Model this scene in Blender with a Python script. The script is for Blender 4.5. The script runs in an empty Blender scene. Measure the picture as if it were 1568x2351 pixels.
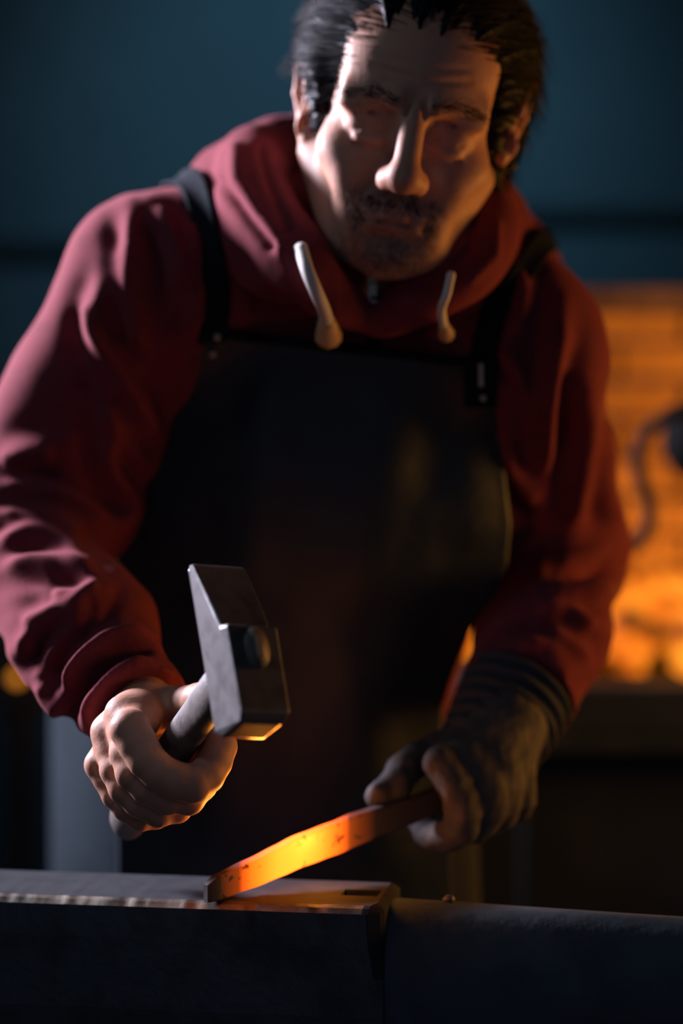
import bpy, bmesh, math, random
import numpy as np
from mathutils import Vector, Matrix

random.seed(7)
rng = np.random.default_rng(7)
SC = bpy.context.scene
COL = SC.collection

# ------------------------------------------------------------------ camera
CAM = np.array([0.0, -1.9, 1.19])
FPX = 85.0 / 36.0 * 2351.0          # focal length in photo pixels
HX, HY = 784.0, 855.0               # column of the axis, row of the horizon


def W(px, py, d):
    """world point seen at photo pixel (px,py) at depth d in front of the camera"""
    return np.array([(px - HX) / FPX * d, d + CAM[1], CAM[2] + (HY - py) / FPX * d])


def PX(P):
    """photo pixel of world points (used to measure)"""
    P = np.asarray(P)
    d = P[..., 1] - CAM[1]
    return np.stack([HX + P[..., 0] / d * FPX, HY - (P[..., 2] - CAM[2]) / d * FPX], -1)


cam_d = bpy.data.cameras.new('camera')
cam = bpy.data.objects.new('camera', cam_d)
COL.objects.link(cam)
cam.location = CAM
cam.rotation_euler = (math.pi / 2, 0, 0)
cam_d.sensor_fit = 'VERTICAL'
cam_d.sensor_height = 36.0
cam_d.lens = 85.0
cam_d.shift_y = (HY - 1175.5) / 2351.0
cam_d.clip_start = 0.05
cam_d.dof.use_dof = True
cam_d.dof.focus_distance = 1.83
cam_d.dof.aperture_fstop = 1.9
SC.camera = cam

SC.view_settings.view_transform = 'Standard'
SC.view_settings.look = 'None'
SC.view_settings.exposure = 0.0
SC.view_settings.gamma = 1.0
SC.view_settings.use_curve_mapping = False
SC.cycles.adaptive_threshold = 0.015

# ------------------------------------------------------------------ world and lights
wd = bpy.data.worlds.new('world')
SC.world = wd
wd.use_nodes = True
wd.node_tree.nodes['Background'].inputs[0].default_value = (0.46, 0.58, 0.90, 1)
wd.node_tree.nodes['Background'].inputs[1].default_value = 0.14


def area(name, loc, target, power, color, sx, sy=None, spread=math.pi):
    l = bpy.data.lights.new(name, 'AREA')
    l.energy = power; l.color = color
    l.shape = 'RECTANGLE'; l.size = sx; l.size_y = sy or sx; l.spread = spread
    o = bpy.data.objects.new(name, l); COL.objects.link(o)
    o.location = loc
    o.rotation_euler = (Vector(target) - Vector(loc)).to_track_quat('-Z', 'Y').to_euler()
    return o


def point(name, loc, power, color, r=0.08):
    l = bpy.data.lights.new(name, 'POINT')
    l.energy = power; l.color = color; l.shadow_soft_size = r
    o = bpy.data.objects.new(name, l); COL.objects.link(o); o.location = loc
    return o


def spot(name, loc, target, power, color, ang, blend=1.0, r=0.1):
    l = bpy.data.lights.new(name, 'SPOT')
    l.energy = power; l.color = color; l.spot_size = ang; l.spot_blend = blend; l.shadow_soft_size = r
    o = bpy.data.objects.new(name, l); COL.objects.link(o); o.location = loc
    o.rotation_euler = (Vector(target) - Vector(loc)).to_track_quat('-Z', 'Y').to_euler()
    return o


# daylight coming in at the window in the left wall
area('window_daylight', (-1.93, 1.25, 2.00), (0.0, 0.12, 1.22), 35.0, (0.84, 0.80, 1.0), 0.45, 0.6, math.radians(62))
# forge fire over its coals, and an unseen one added for side light
point('forge_fire', (0.62, 1.40, 0.98), 8.5, (1.0, 0.36, 0.03), 0.10)
area('added_side_fire', (1.30, 0.46, 0.95), (0.05, 0.12, 1.22), 13.0, (1.0, 0.42, 0.07), 0.55, 0.45)
# weak shop lamp on the hammer side, and one washing the back wall
area('shop_lamp', (-1.30, -0.35, 2.20), (0.1, 0.05, 0.8), 2.0, (0.55, 0.80, 1.0), 0.3, 0.3)
spot('wall_wash', (0.0, 1.5, 2.6), (0.0, 2.7, 1.58), 58.0, (0.40, 0.76, 1.0), math.radians(62), 1.0, 0.2)

# ------------------------------------------------------------------ mesh helpers
def tag(o, label=None, cat=None, group=None, kind=None):
    if label: o['label'] = label
    if cat: o['category'] = cat
    if group: o['group'] = group
    if kind: o['kind'] = kind
    return o


def empty(name, loc, label, cat, group=None):
    o = bpy.data.objects.new(name, None); COL.objects.link(o)
    o.location = loc; o.empty_display_size = 0.05
    return tag(o, label, cat, group)


def link(name, me, mat, parent=None, smooth=True):
    o = bpy.data.objects.new(name, me); COL.objects.link(o)
    if mat is not None:
        me.materials.append(mat)
    if smooth and hasattr(me, 'polygons'):
        me.polygons.foreach_set('use_smooth', [True] * len(me.polygons))
    if parent is not None:
        o.parent = parent
        o.matrix_parent_inverse = Matrix.Translation(-Vector(parent.location)) if parent.type == 'EMPTY' else Matrix()
    return o


def from_np(name, V, F, mat, parent=None, smooth=True):
    me = bpy.data.meshes.new(name)
    V = np.asarray(V, dtype=np.float32)
    if isinstance(F, np.ndarray):
        n, k = F.shape
        me.vertices.add(len(V)); me.vertices.foreach_set('co', V.ravel())
        me.loops.add(n * k); me.loops.foreach_set('vertex_index', F.astype(np.int32).ravel())
        me.polygons.add(n)
        me.polygons.foreach_set('loop_start', np.arange(0, n * k, k, dtype=np.int32))
        me.update(calc_edges=True); me.validate()
    else:
        me.from_pydata([tuple(map(float, v)) for v in V], [], F); me.update()
    return link(name, me, mat, parent, smooth)


def from_bm(name, bm, mat, parent=None, smooth=False):
    me = bpy.data.meshes.new(name)
    bmesh.ops.recalc_face_normals(bm, faces=bm.faces)
    bm.to_mesh(me); bm.free()
    return link(name, me, mat, parent, smooth)


def close_pinholes(o):
    bm = bmesh.new(); bm.from_mesh(o.data)
    e = [e for e in bm.edges if e.is_boundary]
    if e:
        r = bmesh.ops.holes_fill(bm, edges=e, sides=12)
        for f in r['faces']: f.smooth = True
        bmesh.ops.recalc_face_normals(bm, faces=bm.faces)
        bm.to_mesh(o.data)
    bm.free()


def bevel(o, w, seg=2, ang=35):
    m = o.modifiers.new('edge', 'BEVEL'); m.width = w; m.segments = seg
    m.limit_method = 'ANGLE'; m.angle_limit = math.radians(ang)
    return o


def bm_box(bm, c, h, M=None):
    """box: centre, half sizes, optional 3x3 rotation (columns = axes)"""
    vs = []
    for sx in (-1, 1):
        for sy in (-1, 1):
            for sz in (-1, 1):
                p = np.array([sx * h[0], sy * h[1], sz * h[2]], float)
                if M is not None: p = M @ p
                vs.append(bm.verts.new(p + np.asarray(c, float)))
    for f in ((0, 1, 3, 2), (4, 6, 7, 5), (0, 4, 5, 1), (2, 3, 7, 6), (0, 2, 6, 4), (1, 5, 7, 3)):
        bm.faces.new([vs[i] for i in f])


def grid_faces(nu, nv, wrap_v=False):
    F = []
    for i in range(nu - 1):
        for j in range(nv if wrap_v else nv - 1):
            a = i * nv + j; b = i * nv + (j + 1) % nv
            F.append((a, b, b + nv, a + nv))
    return F


def frames(path, up=(0, 0, 1)):
    path = np.asarray(path, float)
    T = np.gradient(path, axis=0)
    T /= np.linalg.norm(T, axis=1)[:, None] + 1e-12
    U = np.zeros_like(T)
    u = np.asarray(up, float)
    for i in range(len(T)):
        u = u - T[i] * (u @ T[i]); u = u / (np.linalg.norm(u) + 1e-12); U[i] = u
    return T, U, np.cross(T, U)


def tube(path, ru, rv=None, n=20, up=(0, 0, 1), caps=True, mod=None):
    """swept elliptical tube -> V, F. ru, rv: radii per point (along U, along V)."""
    path = np.asarray(path, float); m = len(path)
    ru = np.broadcast_to(np.asarray(ru, float), (m,)); rv = ru if rv is None else np.broadcast_to(np.asarray(rv, float), (m,))
    T, U, B = frames(path, up)
    V = []
    for i in range(m):
        for j in range(n):
            a = 2 * math.pi * j / n
            k = 1.0 if mod is None else mod(i / (m - 1), a)
            V.append(path[i] + k * (ru[i] * math.cos(a) * U[i] + rv[i] * math.sin(a) * B[i]))
    F = grid_faces(m, n, True)
    if caps:
        F.append(tuple(range(n - 1, -1, -1))); F.append(tuple(range((m - 1) * n, m * n)))
    return np.array(V), F


def resample(P, n):
    """Catmull-Rom through the points, n samples evenly by length"""
    P = np.asarray(P, float)
    Q = np.vstack([2 * P[0] - P[1], P, 2 * P[-1] - P[-2]])
    out = []
    for i in range(1, len(Q) - 2):
        for t in np.linspace(0, 1, 16, endpoint=False):
            a, b, c, d = Q[i - 1], Q[i], Q[i + 1], Q[i + 2]
            out.append(0.5 * ((2 * b) + (-a + c) * t + (2 * a - 5 * b + 4 * c - d) * t * t + (-a + 3 * b - 3 * c + d) * t ** 3))
    out.append(P[-1]); out = np.array(out)
    s = np.r_[0, np.cumsum(np.linalg.norm(np.diff(out, axis=0), axis=1))]
    q = np.linspace(0, s[-1], n)
    return np.stack([np.interp(q, s, out[:, k]) for k in range(out.shape[1])], 1)


# ------------------------------------------------------------------ implicit shapes
def cap(a, b, ra, rb=None):
    a = np.asarray(a, float); b = np.asarray(b, float); rb = ra if rb is None else rb
    ab = b - a; L2 = float(ab @ ab) + 1e-12

    def f(P):
        q = P - a
        t = np.clip(q @ ab / L2, 0, 1)
        return np.linalg.norm(q - t[:, None] * ab, axis=1) - (ra + (rb - ra) * t)
    return dict(f=f, a=a, b=b, R=max(ra, rb))


def sph(c, r):
    return cap(c, np.asarray(c, float) + 1e-6, r)


def ell(c, r, M=None):
    c = np.asarray(c, float); r = np.asarray(r, float)

    def f(P):
        q = P - c
        if M is not None: q = q @ M
        k0 = np.linalg.norm(q / r, axis=1); k1 = np.linalg.norm(q / (r * r), axis=1) + 1e-9
        return np.where(k0 < 1e-4, -r.min(), k0 * (k0 - 1) / k1)
    return dict(f=f, a=c, b=c + 1e-6, R=float(r.max()))


def seg_dist(p, a, b):
    ab = b - a; t = np.clip((p - a) @ ab / (ab @ ab + 1e-12), 0, 1)
    return np.linalg.norm(p - a - t * ab)


def csg(P, ops, bc=None, br=0.0):
    d = np.full(len(P), 0.08)
    for op, k, s in ops:
        if bc is not None:
            lb = seg_dist(bc, s['a'], s['b']) - s['R'] - br
            if lb > 0.02 + k: continue
        v = s['f'](P)
        if op == 'u':
            if k > 0:
                h = np.maximum(k - np.abs(d - v), 0) / k; d = np.minimum(d, v) - h * h * k * 0.25
            else: d = np.minimum(d, v)
        else:
            v = -v
            if k > 0:
                h = np.maximum(k - np.abs(d - v), 0) / k; d = np.maximum(d, v) + h * h * k * 0.25
            else: d = np.maximum(d, v)
    return d


def grad(P, ops, bc=None, br=0.0, e=1e-3):
    g = np.empty_like(P)
    for k in range(3):
        D = np.zeros(3); D[k] = e
        g[:, k] = (csg(P + D, ops, bc, br) - csg(P - D, ops, bc, br)) / (2 * e)
    return g


def surface(ops, h, B=20, clip=None):
    """dual mesh of the implicit shape -> V (n,3), F (m,4), N"""
    blocks = set(); bs = B * h
    for op, k, s in ops:
        if op != 'u': continue
        lo = np.minimum(s['a'], s['b']) - s['R'] - k - h; hi = np.maximum(s['a'], s['b']) + s['R'] + k + h
        i0 = np.floor(lo / bs).astype(int); i1 = np.floor(hi / bs).astype(int)
        for i in range(i0[0], i1[0] + 1):
            for j in range(i0[1], i1[1] + 1):
                for l in range(i0[2], i1[2] + 1):
                    c = (np.array([i, j, l]) + 0.5) * bs
                    if seg_dist(c, s['a'], s['b']) < s['R'] + k + bs * 0.87 + h: blocks.add((i, j, l))
    OFF = 1 << 20; S1 = 1 << 21

    def key(I): return ((I[:, 0] + OFF) * S1 + (I[:, 1] + OFF)) * S1 + (I[:, 2] + OFF)
    cV, cK, cN, E = [], [], [], []
    g = np.arange(B + 1)
    GI = np.stack(np.meshgrid(g, g, g, indexing='ij'), -1).reshape(-1, 3)
    SA = np.array([o[2]['a'] for o in ops]); SB = np.array([o[2]['b'] for o in ops]) - SA
    SL = np.sum(SB * SB, 1) + 1e-12; SR = np.array([o[2]['R'] + o[1] + 0.028 for o in ops])
    all_ops = ops
    for bi in sorted(blocks):
        base = np.array(bi) * B
        bc = (base + B / 2) * h; br = bs * 0.87
        tq = np.clip(np.sum((bc - SA) * SB, 1) / SL, 0, 1)
        near = np.linalg.norm(bc - SA - tq[:, None] * SB, axis=1) - SR - br < 0
        ops = [o for o, m_ in zip(all_ops, near) if m_]
        if not ops: continue
        if csg(bc[None], ops)[0] < -1.3 * br: continue       # deep inside
        P = (GI + base) * h
        bc = None
        d = csg(P, ops, bc, br)
        if clip is not None: d = np.maximum(d, clip(P))
        d = d.reshape(B + 1, B + 1, B + 1)
        if d.min() > 0 or d.max() < 0: continue
        s = d < 0
        cs = np.zeros((B, B, B), int)
        for a in (0, 1):
            for b in (0, 1):
                for c in (0, 1): cs += s[a:B + a, b:B + b, c:B + c]
        act = np.argwhere((cs > 0) & (cs < 8))
        acc = np.zeros((len(act), 3)); cnt = np.zeros(len(act))
        for ax in range(3):
            o = [x for x in range(3) if x != ax]
            for u in (0, 1):
                for v in (0, 1):
                    p0 = act.copy(); p0[:, o[0]] += u; p0[:, o[1]] += v
                    p1 = p0.copy(); p1[:, ax] += 1
                    d0 = d[tuple(p0.T)]; d1 = d[tuple(p1.T)]
                    cr = (d0 < 0) != (d1 < 0)
                    t = np.where(cr, d0 / np.where(cr, d0 - d1, 1), 0)
                    q = p0.astype(float); q[:, ax] += t
                    acc[cr] += q[cr]; cnt[cr] += 1
            # edges owned by this block
            sl0 = s[:B, :B, :B]
            sl1 = [s[1:, :B, :B], s[:B, 1:, :B], s[:B, :B, 1:]][ax]
            e = np.argwhere(sl0 != sl1)
            if len(e):
                E.append((ax, e + base, sl0[tuple(e.T)]))
        V = (acc / cnt[:, None] + base) * h
        for _ in range(2):
            gd = grad(V, ops, bc, br)
            dd = csg(V, ops, bc, br)
            st = dd[:, None] * gd / (np.sum(gd * gd, 1)[:, None] + 1e-6)
            ln = np.linalg.norm(st, axis=1)[:, None] + 1e-12
            if clip is not None:
                st[clip(V) > -h] = 0
            V = V - st * np.minimum(1, 0.6 * h / ln)
        cV.append(V); cK.append(key(act + base)); cN.append(gd)
    V = np.vstack(cV); K = np.concatenate(cK); N = np.vstack(cN)
    o = np.argsort(K); K = K[o]; V = V[o]; N = N[o]
    N /= np.linalg.norm(N, axis=1)[:, None] + 1e-9
    F = []
    for ax, e, neg in E:
        o = [x for x in range(3) if x != ax]
        c = []
        for du, dv in ((-1, -1), (0, -1), (0, 0), (-1, 0)):
            q = e.copy(); q[:, o[0]] += du; q[:, o[1]] += dv
            kk = key(q); ix = np.searchsorted(K, kk); ix = np.minimum(ix, len(K) - 1)
            ix = np.where(K[ix] == kk, ix, -1); c.append(ix)
        c = np.stack(c, 1)
        flip = neg if ax != 1 else ~neg
        c = np.where(flip[:, None], c, c[:, ::-1])
        F.append(c[(c >= 0).all(1)])
    return V, np.vstack(F), N


def snap(P, ops, off=0.0, it=25):
    P = np.array(P, float)
    for _ in range(it):
        d = csg(P, ops) - off; g = grad(P, ops, e=2e-3)
        P = P - 0.8 * d[:, None] * g / (np.sum(g * g, 1)[:, None] + 1e-6)
    return P


def march_y(X, Z, ops, y0=-0.35, n=60, ymax=1.2):
    """first hit along +y"""
    P = np.stack([X, np.full_like(X, y0), Z], 1)
    for _ in range(n):
        d = csg(P, ops); P[:, 1] = np.minimum(P[:, 1] + np.maximum(d, 0) * 0.9, ymax)
    return P[:, 1]


def polydist(Q, poly):
    """distance of 2-D points to a polyline and position 0..1 along it"""
    poly = np.asarray(poly, float)
    L = np.r_[0, np.cumsum(np.linalg.norm(np.diff(poly, axis=0), axis=1))]
    best = np.full(len(Q), 1e9); tt = np.zeros(len(Q))
    for i in range(len(poly) - 1):
        ab = poly[i + 1] - poly[i]; q = Q - poly[i]
        t = np.clip(q @ ab / (ab @ ab + 1e-9), 0, 1)
        d = np.linalg.norm(q - t[:, None] * ab, axis=1)
        m = d < best; best[m] = d[m]; tt[m] = (L[i] + t[m] * (L[i + 1] - L[i])) / L[-1]
    return best, tt


def wob(P, f, seed=0):
    """cheap smooth noise, sum of warped sines, about -1..1"""
    r = np.random.default_rng(seed); out = np.zeros(len(P)); Q = np.asarray(P) * f
    for k in range(6):
        a = r.normal(size=3); a /= np.linalg.norm(a); b = r.normal(size=3)
        out += np.sin(Q @ a * 2 * math.pi * (0.6 + 0.25 * k) + 1.3 * np.sin(Q @ b * 2.2 + k) + r.uniform(0, 6.28)) / (1 + 0.35 * k)
    return out / 3.0


def attr(o, name, vals):
    a = o.data.attributes.new(name, 'FLOAT', 'POINT'); a.data.foreach_set('value', np.asarray(vals, np.float32))

# ------------------------------------------------------------------ materials
def mat(name, color, rough=0.6, metal=0.0, noise=None, bump=None, sheen=0.0, spec=0.5, sss=0.0):
    """principled; noise=(scale, amount, second colour), bump=(scale, strength, distance)"""
    m = bpy.data.materials.new(name); m.use_nodes = True
    nt = m.node_tree; b = nt.nodes['Principled BSDF']
    b.inputs['Base Color'].default_value = (*color, 1)
    b.inputs['Roughness'].default_value = rough
    b.inputs['Metallic'].default_value = metal
    b.inputs['Specular IOR Level'].default_value = spec
    if sheen:
        b.inputs['Sheen Weight'].default_value = sheen
        b.inputs['Sheen Tint'].default_value = (*[min(1, c * 1.6 + 0.05) for c in color], 1)
        b.inputs['Sheen Roughness'].default_value = 0.4
    if sss:
        b.inputs['Subsurface Weight'].default_value = sss
        b.inputs['Subsurface Radius'].default_value = (0.01, 0.004, 0.002)
        b.inputs['Subsurface Scale'].default_value = 0.6
    tc = nt.nodes.new('ShaderNodeTexCoord')
    if noise:
        n = nt.nodes.new('ShaderNodeTexNoise'); n.inputs['Scale'].default_value = noise[0]
        n.inputs['Detail'].default_value = 6
        nt.links.new(tc.outputs['Object'], n.inputs['Vector'])
        mx = nt.nodes.new('ShaderNodeMix'); mx.data_type = 'RGBA'
        mx.inputs['A'].default_value = (*color, 1); mx.inputs['B'].default_value = (*noise[2], 1)
        r = nt.nodes.new('ShaderNodeMapRange')
        r.inputs['From Min'].default_value = 0.62 - noise[1] * 0.25; r.inputs['From Max'].default_value = 0.72
        nt.links.new(n.outputs['Fac'], r.inputs['Value']); nt.links.new(r.outputs['Result'], mx.inputs['Factor'])
        nt.links.new(mx.outputs['Result'], b.inputs['Base Color'])
    if bump:
        n2 = nt.nodes.new('ShaderNodeTexNoise'); n2.inputs['Scale'].default_value = bump[0]
        n2.inputs['Detail'].default_value = 5
        nt.links.new(tc.outputs['Object'], n2.inputs['Vector'])
        bp = nt.nodes.new('ShaderNodeBump'); bp.inputs['Strength'].default_value = bump[1]
        bp.inputs['Distance'].default_value = bump[2]
        nt.links.new(n2.outputs['Fac'], bp.inputs['Height']); nt.links.new(bp.outputs['Normal'], b.inputs['Normal'])
    return m


def mixin(m, attr_name, color, strength=1.0):
    """blend another own-colour of the thing in by a mesh attribute (stubble, lips, grime)"""
    nt = m.node_tree; b = nt.nodes['Principled BSDF']
    a = nt.nodes.new('ShaderNodeAttribute'); a.attribute_name = attr_name
    mx = nt.nodes.new('ShaderNodeMix'); mx.data_type = 'RGBA'
    src = b.inputs['Base Color'].links
    if src: nt.links.new(src[0].from_socket, mx.inputs['A'])
    else: mx.inputs['A'].default_value = b.inputs['Base Color'].default_value
    mx.inputs['B'].default_value = (*color, 1)
    mu = nt.nodes.new('ShaderNodeMath'); mu.operation = 'MULTIPLY'; mu.inputs[1].default_value = strength
    nt.links.new(a.outputs['Fac'], mu.inputs[0]); nt.links.new(mu.outputs[0], mx.inputs['Factor'])
    nt.links.new(mx.outputs['Result'], b.inputs['Base Color'])


def glow(name, ramp, strength, attr_name=None, scale=30.0, dark=0.0):
    """hot surface: emission colour and power by attribute (or noise) through a ramp"""
    m = bpy.data.materials.new(name); m.use_nodes = True
    nt = m.node_tree; b = nt.nodes['Principled BSDF']
    b.inputs['Base Color'].default_value = (0.045, 0.04, 0.04, 1); b.inputs['Roughness'].default_value = 0.6
    tc = nt.nodes.new('ShaderNodeTexCoord')
    n = nt.nodes.new('ShaderNodeTexNoise'); n.inputs['Scale'].default_value = scale; n.inputs['Detail'].default_value = 6
    nt.links.new(tc.outputs['Object'], n.inputs['Vector'])
    cr = nt.nodes.new('ShaderNodeValToRGB')
    els = cr.color_ramp.elements
    els[0].position = ramp[0][0]; els[0].color = (*ramp[0][1], 1)
    els[1].position = ramp[-1][0]; els[1].color = (*ramp[-1][1], 1)
    for p, c in ramp[1:-1]:
        e = els.new(p); e.color = (*c, 1)
    if attr_name:
        a = nt.nodes.new('ShaderNodeAttribute'); a.attribute_name = attr_name
        mr = nt.nodes.new('ShaderNodeMapRange')
        mr.inputs['From Min'].default_value = 0.60; mr.inputs['From Max'].default_value = 0.72
        mr.inputs['To Min'].default_value = 0.0; mr.inputs['To Max'].default_value = -dark
        nt.links.new(n.outputs['Fac'], mr.inputs['Value'])
        ad = nt.nodes.new('ShaderNodeMath'); ad.operation = 'ADD'
        nt.links.new(a.outputs['Fac'], ad.inputs[0]); nt.links.new(mr.outputs['Result'], ad.inputs[1])
        nt.links.new(ad.outputs[0], cr.inputs['Fac'])
    else:
        nt.links.new(n.outputs['Fac'], cr.inputs['Fac'])
    nt.links.new(cr.outputs['Color'], b.inputs['Emission Color'])
    b.inputs['Emission Strength'].default_value = strength
    return m


M_SKIN = mat('skin', (0.56, 0.28, 0.185), 0.56, spec=0.35, noise=(38, 0.35, (0.45, 0.19, 0.12)), bump=(260, 0.25, 0.0012), sss=0.12)
mixin(M_SKIN, 'redness', (0.40, 0.13, 0.10), 0.7)
mixin(M_SKIN, 'stubble', (0.085, 0.065, 0.06), 0.75)
M_HAIR = mat('hair', (0.010, 0.010, 0.012), 0.5, spec=0.08)
M_GREY = mat('grey_hair', (0.09, 0.087, 0.09), 0.5, spec=0.25)
M_EYE = mat('eye_white', (0.55, 0.52, 0.50), 0.15)
M_IRIS = mat('iris', (0.03, 0.02, 0.015), 0.1)
M_HOOD = mat('maroon_fleece', (0.175, 0.031, 0.040), 0.95, noise=(60, 0.3, (0.135, 0.025, 0.032)), bump=(420, 0.35, 0.0015), sheen=0.35, spec=0.15)
M_LINING = mat('hood_lining', (0.10, 0.014, 0.02), 0.95, bump=(300, 0.3, 0.0015), spec=0.1)
M_APRON = mat('black_leather', (0.011, 0.021, 0.031), 0.55, noise=(9, 0.5, (0.019, 0.030, 0.040)), bump=(55, 0.35, 0.003), spec=0.35)
M_STRAP = mat('black_strap', (0.008, 0.012, 0.018), 0.9, spec=0.1, bump=(300, 0.3, 0.001))
M_CORD = mat('pale_cord', (0.62, 0.56, 0.52), 0.7, bump=(500, 0.4, 0.0008))
M_TIP = mat('cord_tip', (0.60, 0.40, 0.20), 0.35)
M_METAL = mat('dull_metal', (0.40, 0.33, 0.27), 0.45, 0.4)
M_GLOVE = mat('dark_glove', (0.055, 0.045, 0.042), 0.75, noise=(45, 0.6, (0.11, 0.075, 0.055)), bump=(160, 0.5, 0.0015))
M_KNIT = mat('knit_cuff', (0.028, 0.032, 0.042), 0.9, bump=(400, 0.4, 0.001))
M_JEANS = mat('dark_denim', (0.012, 0.018, 0.030), 0.9, bump=(300, 0.4, 0.001))
M_BOOT = mat('boot_leather', (0.02, 0.016, 0.014), 0.5, bump=(80, 0.3, 0.001))
M_HEAD = mat('forged_steel', (0.20, 0.19, 0.19), 0.44, 0.75, noise=(70, 0.6, (0.12, 0.11, 0.105)), bump=(190, 0.12, 0.0008))
M_POLISH = mat('struck_face', (0.45, 0.42, 0.40), 0.20, 1.0, bump=(60, 0.15, 0.001))
M_WOOD = mat('handle_wood', (0.14, 0.115, 0.10), 0.55, noise=(60, 0.8, (0.06, 0.05, 0.045)), bump=(220, 0.4, 0.001))
M_ANVIL = mat('anvil_iron', (0.060, 0.074, 0.088), 0.5, 0.5, noise=(26, 0.7, (0.030, 0.038, 0.046)), bump=(90, 0.5, 0.002))
M_HORN = mat('horn_iron', (0.070, 0.095, 0.115), 0.85, 0.0, spec=0.15, noise=(18, 0.6, (0.045, 0.062, 0.078)), bump=(70, 0.5, 0.003))
M_ARRIS = mat('worn_edge', (0.30, 0.26, 0.20), 0.50, 0.9, noise=(60, 0.9, (0.10, 0.09, 0.08)), bump=(120, 0.4, 0.001))
M_FACE = mat('anvil_face', (0.034, 0.036, 0.040), 0.8, 0.0, spec=0.12, noise=(45, 0.8, (0.022, 0.024, 0.030)), bump=(75, 0.35, 0.0015))
M_STUMP = mat('stump_wood', (0.035, 0.026, 0.02), 0.9, noise=(25, 0.6, (0.018, 0.014, 0.012)), bump=(60, 0.6, 0.004))
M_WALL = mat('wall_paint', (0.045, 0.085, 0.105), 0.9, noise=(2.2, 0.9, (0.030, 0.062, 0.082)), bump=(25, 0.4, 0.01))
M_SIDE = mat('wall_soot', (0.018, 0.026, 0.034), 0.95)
M_TRIM = mat('wall_beam', (0.016, 0.032, 0.042), 0.9)
M_FLOOR = mat('floor_dirt', (0.03, 0.032, 0.036), 0.9, noise=(7, 0.6, (0.018, 0.02, 0.024)), bump=(30, 0.6, 0.01))
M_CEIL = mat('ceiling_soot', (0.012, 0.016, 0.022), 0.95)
M_DRUM = mat('drum_paint', (0.030, 0.046, 0.058), 0.75, 0.0, spec=0.2, noise=(12, 0.5, (0.018, 0.028, 0.036)), bump=(40, 0.3, 0.003))
M_HEARTH = mat('hearth_steel', (0.022, 0.032, 0.042), 0.75, 0.3, noise=(14, 0.6, (0.04, 0.05, 0.06)), bump=(40, 0.4, 0.003))
M_BRICK = mat('fire_brick', (0.42, 0.25, 0.15), 0.95, noise=(9, 0.8, (0.20, 0.11, 0.07)), bump=(22, 0.7, 0.012))
M_SOOT = mat('sooty_sheet', (0.014, 0.022, 0.030), 0.85)
M_IRON = mat('black_iron', (0.007, 0.007, 0.007), 0.8, 0.0, spec=0.2)
M_COAL = glow('burning_coal', [(0.0, (0, 0, 0)), (0.40, (0.02, 0.002, 0)), (0.52, (0.8, 0.15, 0.006)), (0.66, (1.0, 0.32, 0.02))], 1.3, None, 16)
M_LAMP = glow('lamp_lens', [(0.0, (1.0, 0.30, 0.02)), (1.0, (1.0, 0.34, 0.03))], 0.9)
M_HOT = glow('hot_steel', [(0.0, (0, 0, 0)), (0.16, (0.001, 0.0002, 0.0)), (0.42, (0.06, 0.0064, 0.0002)), (0.7, (0.60, 0.060, 0.002)), (1.0, (1.0, 0.140, 0.008))], 5.0, 'hotness', 95, 0.35)

# ------------------------------------------------------------------ the room
def slab(name, lo, hi, m, kind='structure'):
    bm = bmesh.new(); lo = np.array(lo, float); hi = np.array(hi, float)
    bm_box(bm, (lo + hi) / 2, (hi - lo) / 2)
    o = from_bm(name, bm, m); o['kind'] = kind
    return o


slab('floor', (-2.2, -3.0, -0.1), (2.4, 2.9, 0.0), M_FLOOR)
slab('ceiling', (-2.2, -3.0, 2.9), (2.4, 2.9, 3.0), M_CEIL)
slab('wall_back', (-2.2, 2.7, 0.0), (2.4, 2.9, 2.9), M_WALL)
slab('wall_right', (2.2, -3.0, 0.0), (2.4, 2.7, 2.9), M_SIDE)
# left wall with a window opening
bm = bmesh.new()
for lo, hi in (((-2.2, -3.0, 0.0), (-2.0, 0.7, 2.9)), ((-2.2, 1.8, 0.0), (-2.0, 2.7, 2.9)), ((-2.2, 0.7, 0.0), (-2.0, 1.8, 1.4)), ((-2.2, 0.7, 2.5), (-2.0, 1.8, 2.9))):
    lo = np.array(lo); hi = np.array(hi); bm_box(bm, (lo + hi) / 2, (hi - lo) / 2)
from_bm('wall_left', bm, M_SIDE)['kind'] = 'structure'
bm = bmesh.new()
for c, h in (((-2.1, 1.25, 1.42), (0.05, 0.55, 0.03)), ((-2.1, 1.25, 2.48), (0.05, 0.55, 0.03)), ((-2.1, 0.73, 1.95), (0.05, 0.03, 0.55)),
             ((-2.1, 1.77, 1.95), (0.05, 0.03, 0.55)), ((-2.1, 1.25, 1.95), (0.03, 0.018, 0.52)), ((-2.1, 1.25, 1.95), (0.03, 0.52, 0.018))):
    bm_box(bm, c, h)
o = from_bm('window_1', bm, M_TRIM); o['kind'] = 'structure'
# dark rails along the back wall
slab('trim_1', (-2.0, 2.67, 1.418), (-0.50, 2.70, 1.448), M_TRIM)
slab('trim_2', (0.10, 2.67, 1.484), (2.2, 2.70, 1.508), M_TRIM)

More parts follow.
